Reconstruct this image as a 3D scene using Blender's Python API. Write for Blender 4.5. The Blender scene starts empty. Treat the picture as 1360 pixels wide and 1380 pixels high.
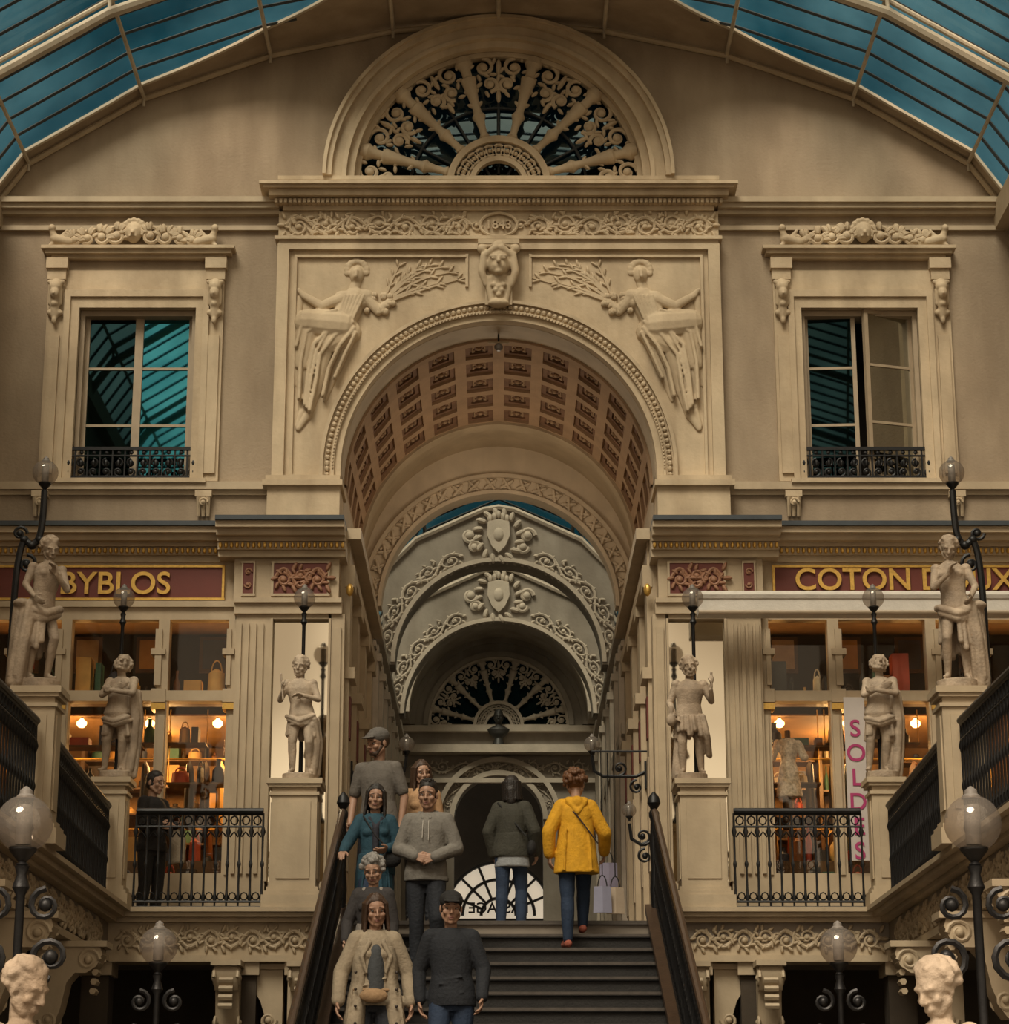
import bpy, bmesh, math, random
from math import pi, sin, cos, tan, atan, radians
from mathutils import Vector, Matrix
from mathutils.geometry import tessellate_polygon
random.seed(7)
JR=random.Random(99)
F=3150.0; TH=radians(15.95); CY=-22.5; CZ=-2.49; CU=672.0
def P(u,v,Y):
    t=tan(TH+atan((690.0-v)/F)); dy=Y-CY
    d=dy*(cos(TH)+t*sin(TH))
    return ((u-CU)/F*d, CZ+t*dy)
def PX(u,v,Y): return P(u,v,Y)[0]
def PZ(v,Y): return P(CU,v,Y)[1]
def proj_v(Y,z):
    dy=Y-CY; dz=z-CZ
    return 690-F*(-dy*sin(TH)+dz*cos(TH))/(dy*cos(TH)+dz*sin(TH))
# ---------------------------------------------------------------- materials
MATS={}
def mat(name,col,rough=.7,var=.18,scale=6.0,bump=.25,metal=0.0,bscale=None,emis=None,estr=0,stain=0.0):
    if name in MATS: return MATS[name]
    m=bpy.data.materials.new(name); m.use_nodes=True
    nt=m.node_tree; N=nt.nodes; L=nt.links
    b=N['Principled BSDF']; b.inputs['Roughness'].default_value=rough; b.inputs['Metallic'].default_value=metal
    tc=N.new('ShaderNodeTexCoord'); n=N.new('ShaderNodeTexNoise'); n.inputs['Scale'].default_value=scale; n.inputs['Detail'].default_value=8
    L.new(tc.outputs['Object'],n.inputs['Vector'])
    r=N.new('ShaderNodeValToRGB'); r.color_ramp.elements[0].position=.3; r.color_ramp.elements[1].position=.7
    c0=[max(0,c*(1-var)) for c in col]; c1=[min(1,c*(1+var)) for c in col]
    r.color_ramp.elements[0].color=(*c0,1); r.color_ramp.elements[1].color=(*c1,1)
    L.new(n.outputs['Fac'],r.inputs['Fac'])
    out=r.outputs['Color']
    if stain>0:
        n3=N.new('ShaderNodeTexNoise'); n3.inputs['Scale'].default_value=1.3; n3.inputs['Detail'].default_value=6
        mp=N.new('ShaderNodeMapping'); mp.inputs['Scale'].default_value=(2.2,2.2,.6)
        L.new(tc.outputs['Object'],mp.inputs['Vector']); L.new(mp.outputs['Vector'],n3.inputs['Vector'])
        r3=N.new('ShaderNodeValToRGB'); r3.color_ramp.elements[0].position=.38; r3.color_ramp.elements[1].position=.62
        r3.color_ramp.elements[0].color=(1-stain,1-stain*1.1,1-stain*1.2,1); r3.color_ramp.elements[1].color=(1,1,1,1)
        L.new(n3.outputs['Fac'],r3.inputs['Fac'])
        mx=N.new('ShaderNodeMixRGB'); mx.blend_type='MULTIPLY'; mx.inputs['Fac'].default_value=1
        L.new(out,mx.inputs['Color1']); L.new(r3.outputs['Color'],mx.inputs['Color2']); out=mx.outputs['Color']
    L.new(out,b.inputs['Base Color'])
    if bump>0:
        n2=N.new('ShaderNodeTexNoise'); n2.inputs['Scale'].default_value=bscale or scale*6; n2.inputs['Detail'].default_value=6
        L.new(tc.outputs['Object'],n2.inputs['Vector'])
        bp=N.new('ShaderNodeBump'); bp.inputs['Strength'].default_value=bump; bp.inputs['Distance'].default_value=.02
        L.new(n2.outputs['Fac'],bp.inputs['Height']); L.new(bp.outputs['Normal'],b.inputs['Normal'])
    if emis:
        b.inputs['Emission Color'].default_value=(*emis,1); b.inputs['Emission Strength'].default_value=estr
    MATS[name]=m; return m
def glassmat(name,tcol,gcol,fac,rough=.02,noise=None,milk=0,dark=.4):
    m=bpy.data.materials.new(name); m.use_nodes=True; nt=m.node_tree; N=nt.nodes; L=nt.links
    N.remove(N['Principled BSDF']); o=N['Material Output']
    t=N.new('ShaderNodeBsdfTransparent'); t.inputs['Color'].default_value=(*tcol,1)
    g=N.new('ShaderNodeBsdfGlossy'); g.inputs['Color'].default_value=(*gcol,1); g.inputs['Roughness'].default_value=rough
    mx=N.new('ShaderNodeMixShader'); mx.inputs['Fac'].default_value=fac
    L.new(t.outputs[0],mx.inputs[1]); L.new(g.outputs[0],mx.inputs[2])
    last=mx
    if milk>0:
        d=N.new('ShaderNodeBsdfDiffuse'); d.inputs['Color'].default_value=(.34,.31,.28,1)
        m2=N.new('ShaderNodeMixShader'); m2.inputs['Fac'].default_value=milk
        L.new(mx.outputs[0],m2.inputs[1]); L.new(d.outputs[0],m2.inputs[2]); last=m2
    if noise:
        tc=N.new('ShaderNodeTexCoord'); n=N.new('ShaderNodeTexNoise'); n.inputs['Scale'].default_value=noise; n.inputs['Detail'].default_value=5
        L.new(tc.outputs['Object'],n.inputs['Vector'])
        r=N.new('ShaderNodeValToRGB'); r.color_ramp.elements[0].position=.40; r.color_ramp.elements[1].position=.60
        r.color_ramp.elements[0].color=(tcol[0]*dark,tcol[1]*dark*1.1,tcol[2]*dark*1.15,1); r.color_ramp.elements[1].color=(*tcol,1)
        L.new(n.outputs['Fac'],r.inputs['Fac']); L.new(r.outputs['Color'],t.inputs['Color'])
    L.new(last.outputs[0],o.inputs['Surface']); MATS[name]=m; return m
STONE=mat('stone_cream',(.56,.445,.30),.75,.10,3,.25,stain=.24)
WALL=mat('wall_plaster',(.345,.268,.185),.85,.10,1.5,.3,bscale=30,stain=.2)
TRIM=mat('painted_trim',(.46,.365,.245),.6,.08,4,.1,stain=.14)
ARCHW=mat('arch_lit_tone',(.62,.52,.39),.7,.08,4,.1,stain=.12)  # light put into the colour: rear arch kept paler so it looks lit
GREY=mat('corridor_plaster',(.31,.27,.225),.8,.12,3,.2,stain=.2)
GREYO=mat('corridor_relief',(.50,.43,.35),.8,.12,5,.2)
STAT=mat('statue_stone',(.43,.34,.25),.7,.25,9,.35,stain=.42)
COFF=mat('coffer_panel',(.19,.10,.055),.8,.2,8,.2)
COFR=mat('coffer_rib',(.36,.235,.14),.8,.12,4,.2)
IRON=mat('cast_iron',(.012,.012,.013),.45,.3,20,.1,metal=.4)
GOLD=mat('gilding',(.62,.38,.09),.4,.15,30,.1,metal=.5)
RED=mat('sign_red',(.12,.020,.011),.55,.15,3,.05)
LEAD=mat('lead_flashing',(.035,.045,.055),.6,.2,5,.1)
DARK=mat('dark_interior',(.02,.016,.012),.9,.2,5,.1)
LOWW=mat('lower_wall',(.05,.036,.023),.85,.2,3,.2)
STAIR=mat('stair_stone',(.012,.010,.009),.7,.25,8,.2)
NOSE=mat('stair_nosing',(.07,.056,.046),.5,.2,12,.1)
WOOD=mat('handrail_wood',(.05,.028,.016),.4,.2,8,.1)
FLOOR=mat('floor_stone',(.22,.18,.14),.6,.15,2,.1)
SHOPW=mat('shop_wall',(.22,.115,.04),.7,.2,4,.1)
SHELF=mat('shelf_wood',(.10,.05,.02),.5,.2,6,.1)
WFR=mat('window_paint',(.36,.28,.19),.5,.08,6,.05)
RIB=mat('roof_rib_paint',(.46,.39,.29),.6,.15,6,.1)
BAR=mat('roof_bar_dark',(.03,.034,.036),.5,.2,8,.1)
ROOFG=glassmat('roof_glass',(.96,1,1),(.5,.7,.75),.05,noise=.8,dark=.62)
COROG=glassmat('corridor_roof_glass',(.54,.60,.58),(.5,.6,.6),.05)
WING=glassmat('window_glass',(.08,.12,.13),(.06,.33,.43),.6)  # teal gloss tint stands in for the reflection of the teal roof
WING2=glassmat('window_glass_pale',(.20,.2,.18),(.68,.68,.60),.75)
WINL=glassmat('lunette_glass',(.12,.15,.17),(.22,.32,.36),.5)
SHOPG=glassmat('shop_glass',(.9,.88,.82),(.7,.7,.7),.05)
MIRR=glassmat('mirror_glass',(0,0,0),(.68,.62,.5),.97,rough=.05)
LAMPG=glassmat('lamp_globe_glass',(.80,.76,.72),(.7,.66,.6),.10,rough=.05,milk=.22)
FROST=mat('frosted_chimney',(.18,.165,.15),.4,.05,6,0)
# ---------------------------------------------------------------- mesh builder
class MB:
    def __init__(s): s.v=[]; s.f=[]; s.m=[]; s.mats=[]
    def mi(s,m):
        if m not in s.mats: s.mats.append(m)
        return s.mats.index(m)
    def add(s,vs,fs,m):
        o=len(s.v); i=s.mi(m); s.v.extend([tuple(p) for p in vs])
        for f in fs: s.f.append(tuple(o+k for k in f)); s.m.append(i)
    def build(s,name,parent=None,smooth=True,recalc=True):
        me=bpy.data.meshes.new(name); me.from_pydata(s.v,[],s.f)
        for m in s.mats: me.materials.append(m)
        me.polygons.foreach_set('material_index',s.m)
        if recalc:
            bm=bmesh.new(); bm.from_mesh(me); bmesh.ops.recalc_face_normals(bm,faces=bm.faces); bm.to_mesh(me); bm.free()
        if smooth:
            me.polygons.foreach_set('use_smooth',[True]*len(me.polygons))
            try: me.set_sharp_from_angle(angle=radians(38))
            except Exception: pass
        ob=bpy.data.objects.new(name,me); bpy.context.scene.collection.objects.link(ob)
        if parent: ob.parent=parent
        return ob
def box(mb,x0,x1,y0,y1,z0,z1,m):
    if x0>x1:x0,x1=x1,x0
    e=.0009
    x0-=JR.random()*e; x1+=JR.random()*e; y0-=JR.random()*e; y1+=JR.random()*e; z0-=JR.random()*e; z1+=JR.random()*e
    vs=[(x,y,z) for z in(z0,z1) for y in(y0,y1) for x in(x0,x1)]
    mb.add(vs,[(0,2,3,1),(4,5,7,6),(0,1,5,4),(2,6,7,3),(0,4,6,2),(1,3,7,5)],m)
def lathe(mb,c,prof,m,seg=16,T=None):
    vs=[];fs=[]
    for r,z in prof:
        for i in range(seg):
            a=2*pi*i/seg; p=Vector((r*cos(a),r*sin(a),z))
            if T is not None: p=T@p
            vs.append((p[0]+c[0],p[1]+c[1],p[2]+c[2]))
    n=len(prof)
    for j in range(n-1):
        for i in range(seg):
            k=(i+1)%seg; fs.append((j*seg+i,j*seg+k,(j+1)*seg+k,(j+1)*seg+i))
    fs.append(tuple(range(seg))[::-1]); fs.append(tuple((n-1)*seg+i for i in range(seg)))
    mb.add(vs,fs,m)
def tube(mb,pts,r,m,seg=6,closed=False,flat=1.0):
    pts=[Vector(p) for p in pts]; n=len(pts)
    rs=r if isinstance(r,(list,tuple)) else [r]*n
    vs=[];fs=[]; up=None
    for i,p in enumerate(pts):
        a=pts[(i-1)%n] if (closed or i>0) else pts[i]; b=pts[(i+1)%n] if (closed or i<n-1) else pts[i]
        d=(b-a); d=d.normalized() if d.length>1e-9 else Vector((0,0,1))
        if up is None:
            up=Vector((0,1,0)) if abs(d.y)<.9 else Vector((1,0,0))
        up2=up-d*up.dot(d)
        if up2.length<1e-4: up2=Vector((1,0,0))-d*d.x
        up2.normalize(); up=up2; w=d.cross(up2)
        for k in range(seg):
            an=2*pi*k/seg; vs.append(p+up2*cos(an)*rs[i]*flat+w*sin(an)*rs[i])
    rng=n if closed else n-1
    for i in range(rng):
        j=(i+1)%n
        for k in range(seg):
            l=(k+1)%seg; fs.append((i*seg+k,i*seg+l,j*seg+l,j*seg+k))
    if not closed:
        fs.append(tuple(range(seg))[::-1]); fs.append(tuple((n-1)*seg+k for k in range(seg)))
    mb.add(vs,fs,m)
def ell(mb,c,r,m,R=None,su=10,sv=7):
    vs=[];fs=[]; c=Vector(c)
    vs.append(Vector((0,0,r[2])))
    for j in range(1,sv):
        t=pi*j/sv
        for i in range(su):
            a=2*pi*i/su; vs.append(Vector((r[0]*sin(t)*cos(a),r[1]*sin(t)*sin(a),r[2]*cos(t))))
    vs.append(Vector((0,0,-r[2])))
    for i in range(su): fs.append((0,1+i,1+(i+1)%su))
    for j in range(sv-2):
        for i in range(su):
            k=(i+1)%su; a=1+j*su; b=a+su; fs.append((a+i,b+i,b+k,a+k))
    l=len(vs)-1; a=1+(sv-2)*su
    for i in range(su): fs.append((l,a+(i+1)%su,a+i))
    if R is not None: vs=[R@v for v in vs]
    mb.add([v+c for v in vs],fs,m)
def rcone(mb,a,b,ra,rb,m,seg=10):
    a=Vector(a);b=Vector(b);d=b-a; L=d.length
    if L<1e-6: ell(mb,a,(ra,)*3,m); return
    T=d.to_track_quat('Z','Y').to_matrix()
    pr=[(1e-4,-ra),(ra*.5,-ra*.87),(ra*.87,-ra*.5),(ra,0),((ra+rb)/2,L/2),(rb,L),(rb*.87,L+rb*.5),(rb*.5,L+rb*.87),(1e-4,L+rb)]
    lathe(mb,a,pr,m,seg,T)
def loft(mb,rings,m,seg=16):
    vs=[];fs=[]
    for c,rx,ry in rings:
        for i in range(seg):
            a=2*pi*i/seg; vs.append((c[0]+rx*cos(a),c[1]+ry*sin(a),c[2]))
    n=len(rings)
    for j in range(n-1):
        for i in range(seg):
            k=(i+1)%seg; fs.append((j*seg+i,j*seg+k,(j+1)*seg+k,(j+1)*seg+i))
    fs.append(tuple(range(seg))[::-1]); fs.append(tuple((n-1)*seg+i for i in range(seg)))
    mb.add(vs,fs,m)
def plate(mb,loops,y0,y1,m):
    """polygon loops (first outer, others holes) in XZ, between y0 and y1"""
    L3=[[Vector((x,z,0)) for x,z in lp] for lp in loops]
    tris=tessellate_polygon(L3); flat=[p for lp in loops for p in lp]; n=len(flat)
    vs=[(x,y0,z) for x,z in flat]+[(x,y1,z) for x,z in flat]
    fs=[tuple(t) for t in tris]+[tuple(i+n for i in t) for t in tris]
    o=0
    for lp in loops:
        k=len(lp)
        for i in range(k): j=(i+1)%k; fs.append((o+i,o+j,o+j+n,o+i+n))
        o+=k
    mb.add(vs,fs,m)
def arc(cx,cz,r,a0=0,a1=pi,n=40): return [(cx+r*cos(a0+(a1-a0)*i/n),cz+r*sin(a0+(a1-a0)*i/n)) for i in range(n+1)]
def ring(mb,cx,cz,r0,r1,y0,y1,m,a0=0,a1=pi,n=48):
    vs=[];fs=[]
    y0-=JR.random()*.0009
    for i in range(n+1):
        a=a0+(a1-a0)*i/n
        for r,y in((r0,y0),(r1,y0),(r1,y1),(r0,y1)): vs.append((cx+r*cos(a),y,cz+r*sin(a)))
    for i in range(n):
        for k in range(4):
            l=(k+1)%4; fs.append((i*4+k,i*4+l,(i+1)*4+l,(i+1)*4+k))
    fs.append((0,1,2,3)); fs.append((n*4,n*4+1,n*4+2,n*4+3))
    mb.add(vs,fs,m)
def stack(mb,x0,x1,z0,z1,Y,projs,m,Yb=None):
    n=len(projs); Yb=Y+.1 if Yb is None else Yb
    tot=sum(h for h,_ in projs); z=z0
    for h,p in projs:
        hh=(z1-z0)*h/tot; box(mb,x0-p,x1+p,Y-p,Yb,z,z+hh,m); z+=hh
def leaf(mb,x,z,ang,ln,w,Y,m,mp):
    p=mp(x+cos(ang)*ln*.5,z+sin(ang)*ln*.5); q=mp(x,z)
    a2=math.atan2(p[1]-q[1],p[0]-q[0]); R=Matrix.Rotation(-a2,3,'Y')
    ell(mb,(p[0],Y,p[1]),(ln*.5,w*.6,w*.5),m,R,8,5)
IDM=lambda a,b:(a,b)
def spiral(mb,cx,cz,r,a0,turns,dirn,Y,tr,m,mp=IDM,n=18):
    pts=[];rs=[]
    for i in range(n+1):
        t=i/n; a=a0+dirn*turns*2*pi*t; rr=r*(1-t*.85)
        x,z=mp(cx+rr*cos(a),cz+rr*sin(a)); pts.append((x,Y,z)); rs.append(tr*(1-.45*t))
    tube(mb,pts,rs,m,6)
    x,z=mp(cx,cz); ell(mb,(x,Y,z),(tr*1.9,tr*1.7,tr*1.9),m,None,8,5)
def rinceau(mb,s0,s1,zc,h,Y,n,m,mp=IDM,dense=1):
    w=(s1-s0)/n; tr=h*.06
    pts=[]
    for i in range(n*12+1):
        t=i/12.0; s=s0+t*w; x,z=mp(s,zc+h*.30*sin(pi*t)); pts.append((x,Y,z))
    tube(mb,pts,tr*1.1,m,6)
    for i in range(n):
        sg=1 if i%2==0 else -1; c=s0+(i+.5)*w; r=min(h*.42,w*.42)
        spiral(mb,c,zc-sg*h*.06,r,sg*pi*.5,1.5,-sg,Y,tr,m,mp)
        for k in range(7):
            a=2*pi*k/7+i; leaf(mb,c+cos(a)*r*.75,zc-sg*h*.06+sin(a)*r*.75,a+.7*sg,h*.27,h*.13,Y,m,mp)
        for k in range(3):
            leaf(mb,c+w*.5,zc+(k-1)*h*.22,(k-1)*1.1+(pi if i%2 else 0),h*.34,h*.15,Y,m,mp)
def empty(name,loc=(0,0,0)):
    e=bpy.data.objects.new(name,None); e.location=loc; bpy.context.scene.collection.objects.link(e); return e
# ================================================================= HEAD / FIGURES
def V(*a): return Vector(a)
def head_prims(stone=False):
    P_=[('e',(0,.012,.032),(.073,.092,.086)),('e',(0,-.012,.03),(.066,.078,.078)),
     ('e',(0,-.020,-.030),(.060,.064,.062)),('e',(0,-.034,-.062),(.046,.048,.046)),('e',(0,-.060,-.092),(.022,.020,.020)),
     ('c',(-.052,.0,-.045),(-.026,-.045,-.085),.022,.02),('c',(.052,.0,-.045),(.026,-.045,-.085),.022,.02),
     ('c',(0,-.084,.020),(0,-.104,-.020),.0070,.0105),('e',(0,-.104,-.024),(.011,.012,.009)),('e',(-.012,-.094,-.026),(.008,.010,.007)),('e',(.012,-.094,-.026),(.008,.010,.007)),
     ('c',(-.048,-.068,.030),(-.014,-.080,.028),.009,.009),('c',(.048,-.068,.030),(.014,-.080,.028),.009,.009),
     ('e',(-.038,-.058,-.022),(.026,.020,.022)),('e',(.038,-.058,-.022),(.026,.020,.022)),
     ('e',(-.076,.012,-.003),(.009,.018,.030)),('e',(.076,.012,-.003),(.009,.018,.030)),
     ('e',(0,-.070,-.055),(.030,.016,.024))]
    if stone: P_+=[('e',(-.030,-.071,.006),(.015,.011,.009)),('e',(.030,-.071,.006),(.015,.011,.009)),('c',(-.016,-.084,-.055),(.016,-.084,-.055),.008,.008),('c',(-.012,-.084,-.067),(.012,-.084,-.067),.009,.009),('c',(0,-.088,.020),(0,-.108,-.020),.010,.014),('c',(-.048,-.072,.034),(-.012,-.086,.032),.010,.010),('c',(.048,-.072,.034),(.012,-.086,.032),.010,.010)]
    return P_
def hair_prims(st):
    rnd=random.Random(len(st)*7)
    cap=[('e',(0,.026,.040),(.083,.092,.086)),('e',(0,.012,.072),(.074,.086,.062))]
    if st=='short':
        r=cap+[('e',(0,.035,.0),(.080,.076,.07))]
        for i in range(34):
            a=rnd.uniform(0,2*pi); t=rnd.uniform(0,1.0); d=Vector((sin(t)*cos(a),sin(t)*sin(a),cos(t)))
            p=(d.x*.078,.014+d.y*.088,.052+d.z*.080); r.append(('c',p,(p[0]+rnd.uniform(-.02,.02),p[1]-.02,p[2]+.004),.014,.008))
        return r
    if st=='long':
        r=cap+[('e',(0,.045,-.02),(.084,.066,.10))]
        for i in range(26):
            sx=-1 if i%2 else 1; j=i//2/12.0
            q=rnd.random()
            r+=[('c',(sx*.012,-.03+.05*j,.125),(sx*(.070+.01*min(1,j*3)),-.046+.10*j,.055),.012,.013),('c',(sx*(.072+.01*min(1,j*3)),-.044+.10*j,.055),(sx*(.084+.006*q),-.028+.10*j,-.08),.013,.016),
                ('c',(sx*.084,-.028+.10*j,-.08),(sx*(.088+.03*q),-.050+.11*j,-.21-.06*rnd.random()),.017,.008)]
        return r+[('c',(0,.06,-.02),(0,.075,-.20),.07,.055)]
    if st=='bob': return cap+[('e',(0,.035,-.03),(.096,.085,.10)),('c',(-.06,.0,-.05),(-.082,-.01,-.11),.035,.026),('c',(.06,.0,-.05),(.082,-.01,-.11),.035,.026),('c',(0,.07,-.03),(0,.075,-.14),.07,.055)]+[('c',(.085*sin(a),.03+.085*cos(a),.05),(.092*sin(a+.1),.03+.088*cos(a+.1),-.13),.016,.012) for a in[-1.7+.26*k for k in range(14)]]
    if st=='bun': return cap+[('e',(0,.115,.05),(.04,.035,.04)),('e',(0,.03,-.01),(.082,.08,.07))]
    if st in('curly','curlstone'):
        r=list(cap); rr=.024 if st=='curly' else .021
        for i in range(110):
            a=rnd.uniform(0,2*pi); t=rnd.uniform(0,1.9); d=Vector((sin(t)*cos(a),sin(t)*sin(a),cos(t)))
            if d.y<-.30 and d.z<.60: continue
            q=(1.10 if st=='curly' else 1.0)*rnd.uniform(.96,1.08)
            r.append(('e',(d.x*.088*q,.026+d.y*.096*q,.04+d.z*.090*q),(rr,rr,rr)))
        return r
    return cap
def hand_prims(w,d,n,side,curl=.5,sc=1.0):
    w=Vector(w); d=Vector(d).normalized(); n=Vector(n); n=(n-d*n.dot(d)).normalized(); s=d.cross(n)*side
    out=[]; L=[.040,.045,.042,.034]
    for i in range(4):
        off=(1.5-i)*.0195*sc
        k=w+d*(.085-.006*abs(i-1.2))*sc+s*off
        out.append(('c',w+s*off*.6+d*.012,k,.0135*sc,.0115*sc))
        c1=curl*.9+.05*i; d1=(d*cos(c1)+n*sin(c1)).normalized(); e1=k+d1*L[i]*sc
        c2=curl*2.1; d2=(d*cos(c2)+n*sin(c2)).normalized(); e2=e1+d2*L[i]*.8*sc
        out+= [('c',k,e1,.0098*sc,.0088*sc),('c',e1,e2,.0088*sc,.0074*sc)]
    b=w+d*.025*sc+s*.028*sc; t1=b+(d*.7+s*.75+n*.25).normalized()*.036*sc; t2=t1+(d*.9+s*.15+n*.5).normalized()*.03*sc
    out+=[('c',b,t1,.014*sc,.0115*sc),('c',t1,t2,.0110*sc,.009*sc)]
    return out
def body(o):
    nude=o.get('nude',False)
    hk=o.get('hk',1.07); th=o.get('th',1.0); fem=o.get('fem',False); cl=o.get('cl',.012)
    hp=V(*o.get('hip',(0,0,0))); ch=V(*o.get('chest',(0,0,0)))
    sx_=.186 if nude else (.142 if fem else .160)
    J={'hipa':V(-.085,0,.90)+hp,'hipb':V(.085,0,.90)+hp,'kna':V(-.092,-.015,.49),'knb':V(.092,-.015,.49),'ana':V(-.10,.02,.085),'anb':V(.10,.02,.085),
       'sha':V(-sx_,.0,1.385 if nude else 1.372)+ch,'shb':V(sx_,.0,1.385 if nude else 1.372)+ch}
    J['ela']=J['sha']+V(-.05,.02,-.27); J['elb']=J['shb']+V(.05,.02,-.27)
    J['wra']=J['ela']+V(-.01,-.07,-.235); J['wrb']=J['elb']+V(.01,-.07,-.235)
    for k,v in o.get('J',{}).items():
        J[k]=V(*v)
        if not nude and k[:2] in('el','wr'): J[k].x*=.88
    nk=V(0,.005,1.43)+ch; hc=V(0,-.02,1.465+.118*hk)+ch+V(*o.get('hoff',(0,0,0)))
    y,p,r=[radians(a) for a in o.get('head',(0,0,0))]
    R=(Matrix.Rotation(y,3,'Z')@Matrix.Rotation(p,3,'X')@Matrix.Rotation(r,3,'Y'))
    def H(pr):
        out=[]
        for q in pr:
            if q[0]=='e': out.append(('e',hc+R@(V(*q[1])*hk),tuple(a*hk for a in q[2]),R))
            else: out.append(('c',hc+R@(V(*q[1])*hk),hc+R@(V(*q[2])*hk),q[3]*hk,q[4]*hk))
        return out
    skin=H(head_prims(stone=nude))+[('c',nk+V(0,.01,-.04),hc+R@V(0,.02,-.05),.050*th,.048*th)]
    W=.93 if fem else 1.0
    def tor(i):
        if nude: rows=[(.82,.125,.095,0),(.90,.158,.112,0),(.98,.148,.105,.15),(1.07,.132,.098,.4),(1.18,.145,.108,.7),(1.29,.165,.113,1),(1.37,.158,.095,1),(1.42,.105,.075,1),(1.455,.055,.055,1)]
        else: rows=[(o.get('hem',.85),.165,.118,0),(.91,.166,.120,0),(.99,.150*(W+.03),.110,.2),(1.08,.134*W,.102,.4),(1.18,.140*W,.106,.7),(1.28,.150*W,.108,1),(1.345,.142*W,.096,1),(1.39,.100,.080,1),(1.42,.062,.060,1),(1.435,.050,.050,1)]
        return [(hp*(1-t)+ch*t+V(0,0,z),rx*th+i,ry*th+i) for z,rx,ry,t in rows]
    def bust(i):
        if fem: return [('e',ch+V(-.062,-.074,1.245),(.056+i*.5,.044+i,.054)),('e',ch+V(.062,-.074,1.245),(.056+i*.5,.044+i,.054))]
        if not nude: return [('e',ch+V(0,-.040,1.27),(.12,.068+i,.09))]
        return [('e',ch+V(-.075,-.072,1.29),(.075,.043+i,.055)),('e',ch+V(.075,-.072,1.29),(.075,.043+i,.055))]
    ar=.052 if nude else .046
    def arm(s,i,t0=0,t1=2):
        sh,el,wr=J['sh'+s],J['el'+s],J['wr'+s]; out=[]
        f=th
        if t0<1:
            e=el if t1>=1 else sh.lerp(el,t1)
            out+=[('c',sh,e,ar*f+i,.038*f+i)]
        if t1>1:
            a=el if t0<=1 else el.lerp(wr,t0-1); e=wr if t1>=2 else el.lerp(wr,t1-1)
            out+=[('c',a,e,.038*f+i,(.038-.013*(t1-1))*f+i)]
        return out
    def leg(s,i,t1=2):
        h,k,a=J['hip'+s],J['kn'+s],J['an'+s]
        return [('c',h,k,.082*th+i,.053*th+i),('c',k,k.lerp(a,.35)+V(0,.012,0),.051*th+i,.052*th+i),('c',k.lerp(a,.35)+V(0,.012,0),a,.051*th+i,.034*th+i)]
    def foot(s,i):
        a=J['an'+s]; fd=V(*o.get('ft'+s,((-.03 if s=='a' else .03),-.15,-.055)))
        return [('c',a+V(0,.025,-.045),a+fd*.95+V(0,0,.01),.034+i,.026+i),('c',a,a+fd*.5,.036+i,.03+i)]
    hs=[]
    for s,sd in(('a',1),('b',-1)):
        d=V(*o['hd'+s]) if 'hd'+s in o else (J['wr'+s]-J['el'+s])
        n=V(*o['hn'+s]) if 'hn'+s in o else V((1 if s=='a' else -1),-.2,0)
        hs+=hand_prims(J['wr'+s],d,n,sd,o.get('curl',.45),o.get('hsc',1.0))
    hair=H(hair_prims(o.get('hair','short')))
    if nude:
        sk=skin+hs+hair+[('l',tor(0))]+bust(0)+[('e',hp*.6+ch*.4+V(0,-.05,1.06),(.085,.06,.09)),('e',hp+V(-.06,.06,.89),(.08,.075,.08)),('e',hp+V(.06,.06,.89),(.08,.075,.08))]
        for s in'ab': sk+=arm(s,0)+leg(s,0)+foot(s,-.004)+[('e',J['sh'+s],(.058*th,.058*th,.055*th))]
        sk+=o.get('x',[])
        return {'stone':sk}
    sl=o.get('sleeve',2)
    sk=skin+hs
    for s in'ab':
        if sl<2: sk+=arm(s,0,max(0,sl-.2),2)
        else: sk+=[('c',J['el'+s].lerp(J['wr'+s],.8),J['wr'+s],.027,.026)]
    top=[('l',tor(cl))]+bust(cl)
    for s in'ab':
        top+=arm(s,cl,0,min(sl,1.93))
        top+=[('c',ch+V(0,.01,1.395),J['sh'+s]+V(0,0,.004),.036+cl,.040+cl)]
        if sl==2:
            e_=J['el'+s]; rr_=.040+cl
            for q_ in(-.12,.05,.18):
                p0=e_.lerp(J['sh'+s] if q_<0 else J['wr'+s],abs(q_))
                top.append(('c',p0+V(-rr_*.55,-rr_*.6,.01),p0+V(rr_*.55,-rr_*.6,-.012),.009,.007))
    for k in range(3):
        sg=1 if k%2 else -1; z=.94+.06*k; top.append(('c',hp+V(-.09*sg,-.104-cl,z),hp+V(.05*sg,-.104-cl,z+.025*sg),.009,.006))
    bot=[]
    for s in'ab':
        bot+=leg(s,cl if cl<.016 else .016)
        kn=J['kn'+s]; an=J['an'+s]
        for t in(.80,.92):
            p0=kn.lerp(an,t); bot.append(('c',p0+V(-.032,-.03,0),p0+V(.032,-.03,.008),.020,.018))
    bot+=[('l',[(hp+V(0,0,.80),.13,.10),(hp+V(0,0,.90),.16,.116),(hp+V(0,0,1.0),.143,.106)])]
    shoe=foot('a',.006)+foot('b',.006)
    eyes=H([('e',(-.030,-.0690,.006),(.0135,.0090,.0062)),('e',(.030,-.0690,.006),(.0135,.0090,.0062))])
    iris=H([('e',(-.030,-.0768,.0060),(.0062,.0034,.0060)),('e',(.030,-.0768,.0060),(.0062,.0034,.0060)),('c',(-.046,-.0735,.030),(-.016,-.086,.034),.0034,.0040),('c',(.046,-.0735,.030),(.016,-.086,.034),.0034,.0040),
      ('c',(-.043,-.0715,.0118),(-.018,-.0780,.0132),.0030,.0030),('c',(.043,-.0715,.0118),(.018,-.0780,.0132),.0030,.0030)])
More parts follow.
